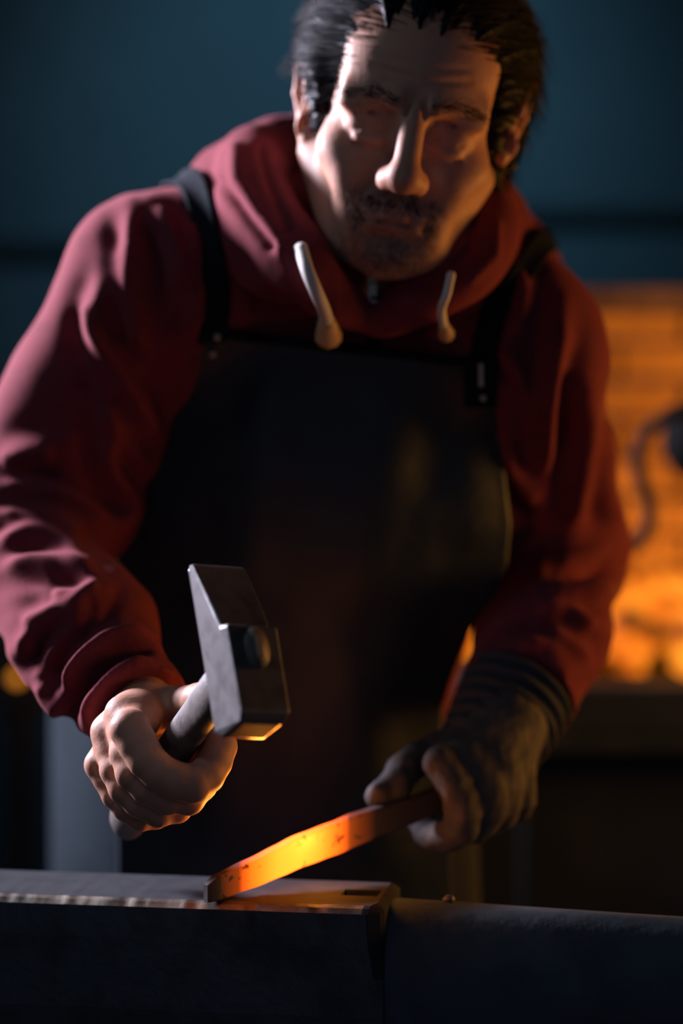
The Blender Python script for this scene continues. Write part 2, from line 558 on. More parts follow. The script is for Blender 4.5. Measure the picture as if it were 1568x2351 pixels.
# ------------------------------------------------------------------ forge hearth
forge = empty('forge_hearth', (0.75, 1.5, 0.0), 'brick and steel forge hearth glowing orange behind the smith', 'forge')
bm = bmesh.new()
bm_box(bm, (0.85, 1.50, 0.745), (0.70, 0.42, 0.025)); bm_box(bm, (1.30, 0.65, 0.745), (0.33, 0.43, 0.025))  # second slab: unseen wing added as a source for the side light
for c in ((0.19, 1.12), (0.19, 1.88), (1.5, 1.88), (1.60, 0.26), (1.02, 0.26)): bm_box(bm, (c[0], c[1], 0.36), (0.03, 0.03, 0.36))
bm_box(bm, (0.85, 1.20, 0.36), (0.62, 0.015, 0.355)); bm_box(bm, (0.85, 1.085, 0.775), (0.70, 0.012, 0.030))
bm_box(bm, (0.99, 0.65, 0.775), (0.012, 0.43, 0.02)); bm_box(bm, (0.16, 1.50, 0.775), (0.012, 0.42, 0.03))
bevel(from_bm('hearth_table', bm, M_HEARTH, forge), 0.004)
# back panel of rough fire brick, one mesh
bm = bmesh.new(); rr = random.Random(5)
for k in range(9):
    z = 0.775 + 0.058 * k
    for j in range(-1, 8):
        x = 0.12 + 0.20 * j + (0.10 if k % 2 else 0)
        x0, x1 = max(x, 0.14), min(x + 0.192, 1.56)
        if x1 - x0 < 0.02: continue
        bm_box(bm, ((x0 + x1) / 2, 1.78 + rr.uniform(-0.006, 0.006), z + 0.026), ((x1 - x0) / 2, 0.05, 0.026))
bevel(from_bm('brick_back', bm, M_BRICK, forge), 0.005)
bm = bmesh.new()
bm_box(bm, (0.87, 1.53, 1.290), (0.76, 0.33, 0.008))
hv = [(0.66, 1.22, 1.298), (1.62, 1.22, 1.298), (1.62, 1.84, 1.298), (0.66, 1.84, 1.298), (0.85, 1.5, 2.2), (1.35, 1.5, 2.2), (1.35, 1.84, 2.2), (0.85, 1.84, 2.2)]
vv = [bm.verts.new(v) for v in hv]
for f in ((0, 1, 5, 4), (1, 2, 6, 5), (2, 3, 7, 6), (3, 0, 4, 7)): bm.faces.new([vv[i] for i in f])
ho = from_bm('smoke_hood', bm, M_SOOT, forge)
m = ho.modifiers.new('t', 'SOLIDIFY'); m.thickness = 0.006
bm = bmesh.new()
bm_box(bm, (0.30, 1.195, 1.282), (0.155, 0.010, 0.016))
from_bm('hood_lip', bm, M_BRICK, forge)
bm = bmesh.new(); bm_box(bm, (1.1, 1.67, 2.55), (0.25, 0.17, 0.35)); from_bm('flue', bm, M_SOOT, forge)


def lump(c, r, seed):
    bm = bmesh.new(); bmesh.ops.create_icosphere(bm, subdivisions=2, radius=1.0)
    rg = random.Random(seed); ax = [rg.uniform(0.7, 1.2) for _ in range(3)]; ph = [rg.uniform(0, 6) for _ in range(3)]
    for v in bm.verts:
        k = r * (1 + 0.22 * math.sin(3 * v.co.x + ph[0]) + 0.18 * math.sin(4 * v.co.y + ph[1]) + 0.15 * math.sin(5 * v.co.z + ph[2]))
        v.co = Vector((v.co.x * k * ax[0] + c[0], v.co.y * k * ax[1] + c[1], v.co.z * k * ax[2] + c[2]))
    return bm


def pile(name, n, cx, cy, sx, sy, hgt, m, label, seed):
    out = bmesh.new(); rg = random.Random(seed)
    for k in range(n):
        u, v = rg.gauss(0, 0.45), rg.gauss(0, 0.45)
        z = hgt * math.exp(-(u * u + v * v) * 1.2) * rg.uniform(0.0, 1.0)
        rad = rg.uniform(0.016, 0.034)
        b = lump((cx + u * sx, cy + max(-1, min(0.9, v)) * sy, 0.772 + rad * 1.5 + z), rad, seed * 100 + k)
        me = bpy.data.meshes.new('t'); b.to_mesh(me); b.free(); out.from_mesh(me); bpy.data.meshes.remove(me)
    o = from_bm(name, out, m, None, False)
    return tag(o, label, 'coals', kind='stuff')


pile('burning_coals', 190, 0.46, 1.48, 0.38, 0.20, 0.09, M_COAL, 'glowing orange coals heaped on the forge hearth below the bricks', 3)
pile('burning_coals', 90, 1.28, 0.52, 0.22, 0.22, 0.08, M_COAL, 'glowing coals on the unseen wing added to the forge hearth for side light', 4)

# curled iron hook and the pot on it, in front of the glow
hk = resample([W(1600, 935, 2.85), W(1560, 945, 2.85), W(1515, 968, 2.85), W(1478, 1005, 2.85), W(1464, 1050, 2.85), W(1474, 1105, 2.85), W(1490, 1155, 2.85), W(1489, 1205, 2.85), W(1466, 1245, 2.85), W(1440, 1262, 2.85)], 60)
hV_, hF_ = tube(hk, np.interp(np.linspace(0, 1, 60), [0, .3, .6, .85, 1], [.012, .014, .016, .014, .006]), np.full(60, 0.008), 12, up=(0, 1, 0))
tag(from_np('iron_hook', hV_, hF_, M_IRON), 'black curled iron hook hanging in front of the glowing forge', 'hook')

# ------------------------------------------------------------------ the smith: skeleton and body
def Rx(a): c, s = math.cos(a), math.sin(a); return np.array([[1, 0, 0], [0, c, -s], [0, s, c]])
def Ry(a): c, s = math.cos(a), math.sin(a); return np.array([[c, 0, s], [0, 1, 0], [-s, 0, c]])
def Rz(a): c, s = math.cos(a), math.sin(a); return np.array([[c, -s, 0], [s, c, 0], [0, 0, 1]])


def unit(v): v = np.asarray(v, float); return v / np.linalg.norm(v)


HR = Rz(math.radians(3)) @ Ry(math.radians(10)) @ Rx(math.radians(15))
HS = 1.04
HO = W(944, 297, 1.965) - HR @ (HS * np.array([0, -0.088, 0.0]))


def Hd(p): return HO + HR @ (HS * np.asarray(p, float))
def hcap(a, b, ra, rb=None): return cap(Hd(a), Hd(b), ra * HS, None if rb is None else rb * HS)
def hsph(c, r): return sph(Hd(c), r * HS)
def hell(c, r, M=None): return ell(Hd(c), np.array(r) * HS, HR if M is None else HR @ M)


U, S = 'u', 's'
head = []
head += [(U, 0, hell((0, 0.012, 0.034), (0.0765, 0.097, 0.086)))]                 # cranium
head += [(U, 0.03, hell((0, -0.040, 0.035), (0.064, 0.052, 0.056)))]              # forehead
head += [(U, 0.03, hell((0, -0.035, -0.035), (0.060, 0.050, 0.062)))]             # mid face
head += [(U, 0.02, hcap((-0.064, 0.002, -0.045), (-0.036, -0.058, -0.098), 0.019, 0.018)),
         (U, 0.02, hcap((0.063, 0.002, -0.045), (0.034, -0.058, -0.098), 0.018, 0.017))]   # jaw
head += [(U, 0.02, hell((0, -0.066, -0.105), (0.030, 0.022, 0.021)))]             # chin
head += [(U, 0.02, hell((0, -0.066, -0.070), (0.031, 0.027, 0.030)))]             # muzzle
head += [(U, 0.025, hell((0, -0.030, -0.095), (0.042, 0.045, 0.020)))]            # under jaw
for s in (-1, 1):
    head += [(U, 0.022, hell((s * 0.050, -0.056, -0.030), (0.019, 0.022, 0.017)))]      # cheek bone
    head += [(U, 0.014, hcap((s * 0.016, -0.091, 0.021), (s * 0.052, -0.073, 0.021), 0.0085, 0.007))]   # brow
    head += [(S, 0.014, hell((s * 0.032, -0.098, -0.003), (0.0200, 0.020, 0.0135)))]    # socket
    head += [(S, 0.02, hell((s * 0.082, -0.046, 0.028), (0.016, 0.03, 0.03)))]          # temple
    head += [(U, 0.018, hell((s * 0.036, -0.072, -0.047), (0.017, 0.016, 0.021)))]      # cheek
    head += [(U, 0.007, hell((s * 0.032, -0.0722, -0.003), (0.0175, 0.0135, 0.0125))),
             (U, 0.009, hell((s * 0.040, -0.0760, 0.0105), (0.019, 0.0095, 0.0070)))]  # lid and the heavy fold over it
    head += [(S, 0.0022, hcap((s * 0.021, -0.0845, -0.0085), (s * 0.042, -0.0815, -0.0080), 0.0019))]  # lid slit
    head += [(S, 0.004, hcap((s * 0.019, -0.087, 0.0085), (s * 0.044, -0.080, 0.0080), 0.0018))]      # lid fold
    head += [(S, 0.006, hcap((s * 0.018, -0.088, -0.0160), (s * 0.040, -0.080, -0.0185), 0.0020))]    # bag under eye
    head += [(U, 0.008, hell((s * 0.030, -0.082, -0.0140), (0.012, 0.006, 0.004)))]
head += [(U, 0.008, hcap((0, -0.093, 0.012), (0, -0.111, -0.028), 0.0098, 0.0105))]     # nose bridge
head += [(U, 0.010, hell((0, -0.1130, -0.036), (0.0135, 0.0125, 0.0115)))]              # tip
for s in (-1, 1):
    head += [(U, 0.010, hell((s * 0.0130, -0.1000, -0.0395), (0.0085, 0.0130, 0.0095)))]  # wing
    head += [(S, 0.003, hell((s * 0.0075, -0.1070, -0.0480), (0.0042, 0.0060, 0.0042)))]  # nostril
    head += [(S, 0.009, hcap((s * 0.0215, -0.0950, -0.0400), (s * 0.036, -0.0815, -0.0680), 0.0022, 0.0008))]  # laugh line
for s in (-1, 1): head += [(U, 0.020, hell((s * 0.029, -0.0715, -0.078), (0.013, 0.013, 0.020)))]
head += [(S, 0.004, hcap((0, -0.0975, -0.053), (0, -0.0955, -0.060), 0.0022))]          # philtrum
head += [(U, 0.005, hcap((-0.020, -0.0885, -0.0700), (0.020, -0.0885, -0.0700), 0.0048)),
         (U, 0.005, hcap((-0.016, -0.0890, -0.0785), (0.016, -0.0890, -0.0785), 0.0058)),
         (U, 0.005, hcap((-0.006, -0.0925, -0.0695), (0.006, -0.0925, -0.0695), 0.0042))]
head += [(S, 0.003, hcap((-0.0245, -0.0875, -0.0770), (0, -0.0965, -0.0738), 0.0013)),
         (S, 0.003, hcap((0.0245, -0.0875, -0.0770), (0, -0.0965, -0.0738), 0.0013))]   # mouth line
head += [(S, 0.012, hcap((-0.012, -0.0935, -0.0885), (0.012, -0.0935, -0.0885), 0.0035))]   # under the lip
for k, z in enumerate((0.040, 0.050)):                                           # forehead creases
    for s in (-1, 1):
        head += [(S, 0.004, hcap((s * 0.004, -0.0985 + 0.055 * (z - 0.038) * 6 * 0.35, z), (s * 0.040, -0.0870 + 0.055 * (z - 0.038) * 6 * 0.35, z + 0.004), 0.0012))]
for s in (-1, 1):
    head += [(S, 0.004, hcap((s * 0.006, -0.0985, 0.012), (s * 0.007, -0.0985, 0.026), 0.0014))]
    EM = Rz(s * 0.45) @ Rx(-0.2)                                                        # ears
    ex, ez = (0.0055, 0.013) if s > 0 else (0.0, 0.0)
    head += [(U, 0.006, hell((s * 0.0800 + ex, 0.008, -0.006 + ez), (0.0070, 0.018, 0.031), EM))]
    head += [(S, 0.004, hell((s * 0.0875 + ex, 0.000, -0.004 + ez), (0.0065, 0.010, 0.019), EM))]
    ring = [(s * 0.084 + ex, -0.010, 0.004 + ez), (s * 0.086 + ex, -0.004, 0.021 + ez), (s * 0.090 + ex, 0.010, 0.026 + ez), (s * 0.093 + ex, 0.022, 0.016 + ez), (s * 0.091 + ex, 0.023, -0.004 + ez), (s * 0.084 + ex, 0.012, -0.024 + ez), (s * 0.079 + ex, 0.002, -0.036 + ez)]
    for a, b in zip(ring[:-1], ring[1:]): head += [(U, 0.003, hcap(a, b, 0.0036, 0.0036))]
    head += [(U, 0.004, hell((s * 0.078 + ex, 0.000, -0.035 + ez), (0.005, 0.008, 0.008)))]
    head += [(U, 0.004, hell((s * 0.078 + ex, -0.013, -0.006 + ez), (0.004, 0.004, 0.007)))]
NECK = W(905, 690, 2.17)
head += [(U, 0.03, cap(Hd((0, 0.028, -0.06)), NECK, 0.058, 0.062))]
head += [(U, 0.01, hcap((0, -0.035, -0.12), (0, -0.01, -0.17), 0.012, 0.010))]

SHR, ELR, FMR, WRR = W(335, 640, 2.12), W(28, 1225, 2.11), W(192, 1462, 1.99), W(316, 1626, 1.915)
SHL, ELL, FML, WRL = W(1195, 800, 2.14), W(1290, 1255, 2.29), W(1248, 1460, 2.17), W(1168, 1650, 2.075)

# hammer handle line and the right hand on it
BUTT, EYE = W(283, 1893, 1.955), W(583, 1455, 1.705)
hax = unit(EYE - BUTT)
FIST = BUTT + (EYE - BUTT) * 0.40
ur = np.array([-0.9, -0.3, -0.2]); ur = unit(ur - hax * (ur @ hax)); vr = np.cross(hax, ur)
if vr[2] > 0: vr = -vr


def grip(F, h, u, v, R0, wrist, fr, spec, palm_r, thumb, tr):
    """fist around an axis: fingers as bent chains stacked along h, metacarpals, palm, thumb"""
    ops = []; mcps = []

    def pt(s, ph, R):
        ph = math.radians(ph); return F + h * s + R * (math.cos(ph) * u + math.sin(ph) * v)
    for s, ds, sc, ang in spec:
        q = np.array([pt(s + ds * k / 4, ph, R) for k, (ph, R) in enumerate(ang)])
        mcps.append(q[0])
        q = resample(q, 11)
        rr = np.interp(np.linspace(0, 1, 11), [0, .15, .3, .48, .62, .78, 1], [1.06 if sc < 1.2 else 1.14, 1.03, 1.0, 1.05, .97, .95, .76]) * fr * sc
        for i in range(10): ops.append((U, 0.0045 if i else 0.006, cap(q[i], q[i + 1], rr[i], rr[i + 1])))
    hand = []
    for i, m in enumerate(mcps):
        w = wrist + (i - 1.5) * -0.010 * h
        hand.append((U, 0.010, cap(w, m, palm_r, fr * 1.12)))
        hand.append((U, 0.006, cap(w + (m - w) * 0.45 + unit(u - 0.5 * v) * 0.006, m + unit(u - 0.2 * v) * 0.002, 0.0065, 0.0085)))
    pc = (mcps[0] + mcps[-1] + wrist) / 3
    hand.append((U, 0.012, cap(pc, (mcps[1] + mcps[2]) / 2 - 0.012 * u, palm_r, palm_r * 0.8)))
    th = resample(np.array([pt(*t) if isinstance(t, tuple) else t for t in thumb]), 7)
    rr = np.interp(np.linspace(0, 1, 7), [0, .4, .55, .75, .85, 1], [1.35, 1.15, .95, 1.05, .98, .8]) * tr
    for i in range(6): hand.append((U, 0.008 if i < 2 else 0.004, cap(th[i], th[i + 1], rr[i], rr[i + 1])))
    return hand + ops


handR = grip(FIST, hax, ur, vr, 0.0165, WRR + 0.010 * unit(FIST - WRR), 0.0106,
             [(0.034, 0.004, 1.24, [(-17, .043), (35, .0395), (85, .0405), (150, .028), (205, .026)]),
              (0.011, 0.002, 1.08, [(-48, .048), (20, .0435), (82, .0435), (150, .029), (205, .026)]),
              (-0.011, 0.000, 1.02, [(-40, .050), (18, .0445), (74, .043), (150, .028), (205, .026)]),
              (-0.031, -.002, 0.90, [(-18, .047), (20, .0425), (58, .041), (140, .027), (200, .025)])],
             0.021, [WRR + np.array([0.022, -0.006, -0.004]), (0.010, -120, 0.040), (0.046, -135, 0.030), (0.066, -150, 0.028)], 0.0125)
handR = [(U, 0.0, cap(FMR, WRR, 0.036, 0.029))] + handR

# bar and the gloved left hand on it
TIP, GRIPPT = W(472, 2056, 1.870), W(1062, 1822, 2.04)
bax = unit(TIP - GRIPPT)
vl = np.array([0.05, -0.35, -1.0]); vl = unit(vl - bax * (vl @ bax)); ul = np.cross(vl, bax)
if ul[0] < 0: ul = -ul
gloveL = grip(GRIPPT, bax, ul, vl, 0.016, WRL + 0.03 * unit(GRIPPT - WRL), 0.0122,
              [(0.034, 0.003, 1.05, [(-48, 0.0412), (-4, 0.0386), (40, 0.0359), (104, .027), (157, .025)]), (0.010, 0.001, 1.05, [(-44, 0.0412), (0, 0.0386), (44, 0.0359), (108, .027), (161, .025)]),
               (-0.014, 0.0, 1.0, [(-40, 0.0400), (4, 0.0375), (48, 0.0350), (112, .027), (165, .025)]), (-0.036, 0.0, 0.9, [(-34, 0.0376), (10, 0.0354), (54, 0.0331), (118, .027), (171, .025)])],
              0.024, [WRL + np.array([-0.03, -0.004, -0.02]), (0.030, -105, 0.040), (0.062, -100, 0.026), (0.082, -98, 0.024)], 0.014)

body = list(head)
PEL = W(690, 1760, 2.40)
SP = W(850, 1000, 2.25)
body += [(U, 0.03, cap(NECK, SP, 0.06, 0.08)), (U, 0.03, cap(SP, PEL, 0.08, 0.085)),
         (U, 0.03, cap(NECK, SHR, 0.05, 0.042)), (U, 0.03, cap(NECK, SHL, 0.05, 0.042)),
         (U, 0.02, cap(SHR, ELR, 0.044, 0.036)), (U, 0.02, cap(ELR, FMR, 0.037, 0.036)),
         (U, 0.02, cap(SHL, ELL, 0.044, 0.036)), (U, 0.02, cap(ELL, FML, 0.037, 0.036)), (U, 0.02, cap(FML, WRL, 0.036, 0.029)),
         (U, 0.01, cap(WRL, GRIPPT + 0.035 * ul, 0.024, 0.018))]
LEG = {}
for s in (-1, 1):
    hip = PEL + np.array([s * 0.085, 0.0, -0.02]); knee = np.array([PEL[0] + s * 0.12, 0.44, 0.46]); ank = np.array([PEL[0] + s * 0.14, 0.53, 0.10])
    LEG[s] = (hip, knee, ank)
    body += [(U, 0.03, cap(hip, knee, 0.06, 0.045)), (U, 0.02, cap(knee, ank, 0.045, 0.035)), (U, 0.02, cap(ank, ank + np.array([s * 0.02, -0.12, -0.06]), 0.034, 0.026))]
body += handR

V, F, N = surface(body, 0.0022)
# fine skin relief: knuckle wrinkles, tendons, pores come from the material
person = from_np('person', V, F, M_SKIN)
close_pinholes(person)
tag(person, 'man in a maroon hoodie and black leather apron bending over the anvil with a hammer', 'person')
L = ((V - HO) @ HR) / HS                                   # head-local coordinates of the vertices


def gs(c, r): return np.exp(-np.sum(((L - np.array(c)) / np.array(r)) ** 2, 1))


stub = np.clip(gs((0, -0.09, -0.100), (0.036, 0.05, 0.020)) + 0.8 * gs((0, -0.09, -0.056), (0.030, 0.03, 0.007)) + 0.35 * gs((-0.05, -0.03, -0.085), (0.03, 0.05, 0.03)) + 0.35 * gs((0.05, -0.03, -0.085), (0.03, 0.05, 0.03)) + 0.5 * gs((0.027, -0.085, -0.08), (0.008, 0.02, 0.02)) + 0.5 * gs((-0.027, -0.085, -0.08), (0.008, 0.02, 0.02)), 0, 1)
stub *= np.clip(0.75 + 0.5 * wob(L, 160, 3), 0, 1)
lips = gs((0, -0.092, -0.074), (0.020, 0.02, 0.009))
stub *= 1 - 0.8 * lips
red = np.clip(lips + 0.6 * gs((0, -0.115, -0.038), (0.018, 0.02, 0.016)) + 0.35 * gs((0.045, -0.07, -0.035), (0.02, 0.03, 0.018)) + 0.35 * gs((-0.045, -0.07, -0.035), (0.02, 0.03, 0.018)), 0, 1)
attr(person, 'stubble', stub); attr(person, 'redness', red)

for s in (-1, 1):
    c = Hd((s * 0.032, -0.0718, -0.003))
    bm = bmesh.new(); bmesh.ops.create_uvsphere(bm, u_segments=20, v_segments=14, radius=0.0120 * HS)
    for v in bm.verts: v.co = Vector(c + HR @ np.array([v.co.x, v.co.z * -1.0, v.co.y]))
    for f in bm.faces:
        m = (np.array(f.calc_center_median()) - c) @ HR
        f.material_index = 1 if (m @ unit([0, -0.9, -0.5]) > 0.0102 * HS) else 0
    e = from_bm('eye', bm, M_EYE, person, True); e.data.materials.append(M_IRIS)


# ------------------------------------------------------------------ hair
scalp = [(U, 0, hell((0, 0.018, 0.040), (0.0845, 0.106, 0.094))),
         (U, 0.02, hell((0, 0.062, -0.035), (0.068, 0.050, 0.060))),
         (U, 0.02, hell((-0.055, 0.030, 0.045), (0.038, 0.065, 0.045))),
         (U, 0.02, hell((0.058, 0.026, 0.050), (0.038, 0.065, 0.050))),
         (U, 0.015, hell((0.078, 0.034, 0.005), (0.024, 0.034, 0.050))),
         (U, 0.012, hell((0.074, 0.046, -0.045), (0.020, 0.028, 0.040))),
         (U, 0.012, hell((-0.070, -0.022, 0.010), (0.012, 0.020, 0.030))),
         (U, 0.012, hell((0.068, -0.026, 0.012), (0.014, 0.020, 0.032)))]
skull = [o for o in head[:3]]
face_cut = [(S, 0.010, hell((0.006, -0.085, 0.000), (0.055, 0.060, 0.069))),
            (S, 0.008, hell((-0.054, -0.066, 0.014), (0.027, 0.038, 0.034))),
            (S, 0.008, hell((0.044, -0.080, 0.034), (0.028, 0.040, 0.038))),
            (S, 0.004, hell((-0.085, 0.008, -0.022), (0.026, 0.028, 0.036))),
            (S, 0.004, hell((0.098, 0.000, -0.002), (0.027, 0.026, 0.036)))]
hV, hF, hN = surface(scalp + face_cut, 0.003)
HL = ((hV - HO) @ HR) / HS
# combed-back locks: grooves running from the hairline to the back
ang = np.arctan2(HL[:, 2] - 0.0, HL[:, 0])
flow = ang * 9 + 1.2 * np.sin(HL[:, 1] * 38 + ang * 2)
hV = hV + hN * (0.0032 * np.sin(flow * 2.1) + 0.0018 * np.sin(flow * 5.3 + 2) + 0.0016 * wob(HL, 30, 5))[:, None]
hair = from_np('hair', hV, hF, M_HAIR, person)
close_pinholes(hair)


def strands(name, polys, r, material, parent):
    """three-sided tapering hairs, one mesh"""
    VV, FF, base = [], [], 0
    for P in polys:
        P = np.asarray(P, float); n = len(P)
        T, A, B_ = frames(P, (0.3, 0.2, 1)); w = np.linspace(1.0, 0.25, n)[:, None] * r
        ring_ = np.stack([P + w * (math.cos(a) * A + math.sin(a) * B_) for a in (0, 2.094, 4.189)], 1)
        VV.append(ring_.reshape(-1, 3))
        k = np.arange(n - 1)[:, None] * 3 + base
        for j in range(3):
            FF.append(np.concatenate([k + j, k + (j + 1) % 3, k + 3 + (j + 1) % 3, k + 3 + j], 1))
        base += 3 * n
    o = from_np(name, np.vstack(VV), np.vstack(FF), material, parent); o['kind'] = 'stuff'
    return o


def comb(n, sel, lift, length, step=12, seed=1, drop=0.0):
    r = np.random.default_rng(seed)
    idx = np.where(sel(HL))[0]; idx = r.choice(idx, n)
    P = hV[idx].copy(); out = [P.copy()]
    ln = length * r.uniform(0.6, 1.2, n); lf = lift * r.uniform(0.1, 1.0, n) ** 1.5
    swirl = r.normal(0, 0.18, n)
    for k in range(step):
        g = grad(P, scalp, e=2e-3); g /= np.linalg.norm(g, axis=1)[:, None] + 1e-9
        l = ((P - HO) @ HR) / HS
        fd = np.stack([0.55 * np.sign(l[:, 0]) * (np.abs(l[:, 0]) > 0.01) + swirl, np.full(n, 1.0), -0.25 - 9.0 * np.maximum(l[:, 1], 0) - drop], 1) @ HR.T
        fd = fd - g * np.sum(fd * g, 1)[:, None]
        fd /= np.linalg.norm(fd, axis=1)[:, None] + 1e-9
        P = P + fd * (ln / step)[:, None]
        d = csg(P, scalp); tgt = 0.002 + lf * (k + 1) / step * 3
        P = P - (d - tgt)[:, None] * g * 0.6
        out.append(P.copy())
    A = np.stack(out, 1)
    return [a for a in A]


top = comb(1500, lambda l: (l[:, 2] > 0.03) & (l[:, 1] < 0.06), 0.0035, 0.085, seed=2)
lside = comb(450, lambda l: (l[:, 0] < -0.045) & (l[:, 2] > -0.02) & (l[:, 1] < 0.05), 0.005, 0.060, seed=3)
rside = comb(450, lambda l: (l[:, 0] > 0.055) & (l[:, 2] > -0.06) & (l[:, 1] > -0.03) & ((l[:, 2] > 0.04) | (l[:, 1] > 0.025)), 0.006, 0.060, seed=4, drop=0.8)
h2 = strands('hair_strands', top + lside[:425] + rside, 0.00055, M_HAIR, hair)
greys = strands('grey_strands', lside[425:] + comb(60, lambda l: (l[:, 0] < -0.04) & (l[:, 1] < -0.005) & (l[:, 2] > 0), 0.004, 0.055, seed=8), 0.0005, M_GREY, hair)
greys['label'] = 'grey hairs at the temple'
# loose wisps at both sides of the head
wisps = []
for k in range(26):
    a = W(690 + rng.normal(0, 8), 150 + rng.normal(0, 22), 2.06); b = W(648 + rng.normal(0, 12), 165 + rng.normal(0, 16), 2.07)
    m = (a + b) / 2 + np.array([0, 0, rng.normal(0.003, 0.003)]); wisps.append(resample([a, m, b], 8))
for k in range(18):
    a = W(1165 + rng.normal(0, 8), 300 + rng.normal(0, 12), 2.10); b = W(1215 + rng.normal(0, 10), 345 + rng.normal(0, 14), 2.12)
    m = (a + b) / 2 + np.array([0, 0, rng.normal(-0.004, 0.002)]); wisps.append(resample([a, m, b], 8))
strands('loose_wisps', wisps, 0.0004, M_GREY, hair)


def stubble_hairs(name, n, cfn, ln, direc, r, material, seed):
    rr = np.random.default_rng(seed); w = cfn(); w = w / w.sum()
    idx = rr.choice(len(V), n, p=w); out = []
    for i in idx:
        nrm = N[i]; d = HR @ (np.array(direc(L[i])) + rr.normal(0, 0.25, 3))
        d = unit(d - nrm * (d @ nrm) * 0.8); p = V[i]
        out.append([p - nrm * 0.0006, p + d * ln * 0.5 + nrm * 0.0010, p + d * ln * rr.uniform(0.7, 1.1) + nrm * 0.0012])
    return strands(name, out, r, material, person)


front = L[:, 1] < -0.05
for s in (-1, 1):
    def bw(s=s):
        cx = np.clip(np.abs(L[:, 0]), 0.012, 0.052)
        zc = 0.0205 + 0.0035 * np.sin((cx - 0.012) / 0.040 * math.pi) - 0.05 * np.maximum(cx - 0.035, 0)
        return np.where(front & (s * L[:, 0] > 0.010) & (s * L[:, 0] < 0.055), np.exp(-((L[:, 2] - zc) / 0.0045) ** 2) * (np.abs(L[:, 2] - zc) < 0.009), 0) + 1e-12
    stubble_hairs('eyebrow', 150, bw, 0.009, lambda l, s=s: (s * 0.9, -0.15, 0.25 if abs(l[0]) < 0.03 else -0.2), 0.00024, M_HAIR, 20 + s)
stubble_hairs('moustache', 330, lambda: np.where(front, gs((0, -0.095, -0.0585), (0.024, 0.03, 0.0055)) + 0.5 * gs((0.027, -0.083, -0.070), (0.005, 0.02, 0.012)) + 0.5 * gs((-0.027, -0.083, -0.070), (0.005, 0.02, 0.012)), 0) * (1 - 0.9 * lips) + 1e-12, 0.007, lambda l: (np.sign(l[0]) * 0.5, -0.3, -0.9), 0.00026, M_HAIR, 31)
stubble_hairs('goatee', 420, lambda: np.where(front, gs((0, -0.088, -0.104), (0.024, 0.03, 0.013)) + 0.5 * gs((0, -0.09, -0.090), (0.006, 0.02, 0.005)), 0) + 1e-12, 0.006, lambda l: (np.sign(l[0]) * 0.1, -0.4, -0.9), 0.00024, M_GREY, 32)


# ------------------------------------------------------------------ hoodie
torso = [(U, 0, ell(W(745, 970, 2.215), (0.182, 0.122, 0.205))),
         (U, 0.08, ell(W(672, 1360, 2.270), (0.165, 0.128, 0.230))),
         (U, 0.06, ell(PEL + np.array([0, -0.01, 0.02]), (0.130, 0.120, 0.120))),
         (U, 0.06, cap(SHR + np.array([0.02, 0, -0.005]), W(610, 610, 2.17), 0.070, 0.072)),
         (U, 0.06, cap(W(610, 610, 2.17), W(890, 690, 2.17), 0.072, 0.07)),
         (U, 0.06, cap(W(890, 690, 2.17), W(1090, 700, 2.17), 0.07, 0.062)),
         (U, 0.06, cap(W(1090, 700, 2.17), SHL, 0.062, 0.064)),
         (U, 0.06, ell(W(850, 700, 2.30), (0.19, 0.09, 0.15)))]
sleeves = [(U, 0.05, sph(W(222, 1140, 2.12), 0.030)), (U, 0.05, sph(W(215, 1215, 2.10), 0.028)),
           (U, 0.05, cap(SHR, (SHR + ELR) / 2, 0.070, 0.064)), (U, 0.03, cap((SHR + ELR) / 2, ELR, 0.064, 0.060)),
           (U, 0.03, cap(ELR, FMR, 0.061, 0.055)), (U, 0.03, cap(FMR, WRR, 0.055, 0.0415)),
           (U, 0.05, cap(SHL, (SHL + ELL) / 2, 0.066, 0.061)), (U, 0.03, cap((SHL + ELL) / 2, ELL, 0.061, 0.058)),
           (U, 0.03, cap(ELL, FML, 0.058, 0.054)), (U, 0.03, cap(FML, WRL, 0.054, 0.050))]
wr = unit(WRR - FMR); wl = unit(WRL - FML)


def cuff_clip(P):      # the sleeves and hem end cleanly here
    near = (np.linalg.norm(P - WRR, axis=1) < 0.13)
    a = np.where(near, (P - WRR) @ wr - 0.004, -1.0)
    near = (np.linalg.norm(P - WRL, axis=1) < 0.12)
    b = np.where(near, (P - WRL) @ wl + 0.030, -1.0)
    return np.maximum(np.maximum(a, b), 0.765 - P[:, 2] - 0.0)


sV, sF, sN = surface(torso + sleeves, 0.0032, clip=cuff_clip)
Q = PX(sV)
facing = np.clip((-sN[:, 1] + 0.35) / 0.6, 0, 1)            # folds read on the side they were measured from
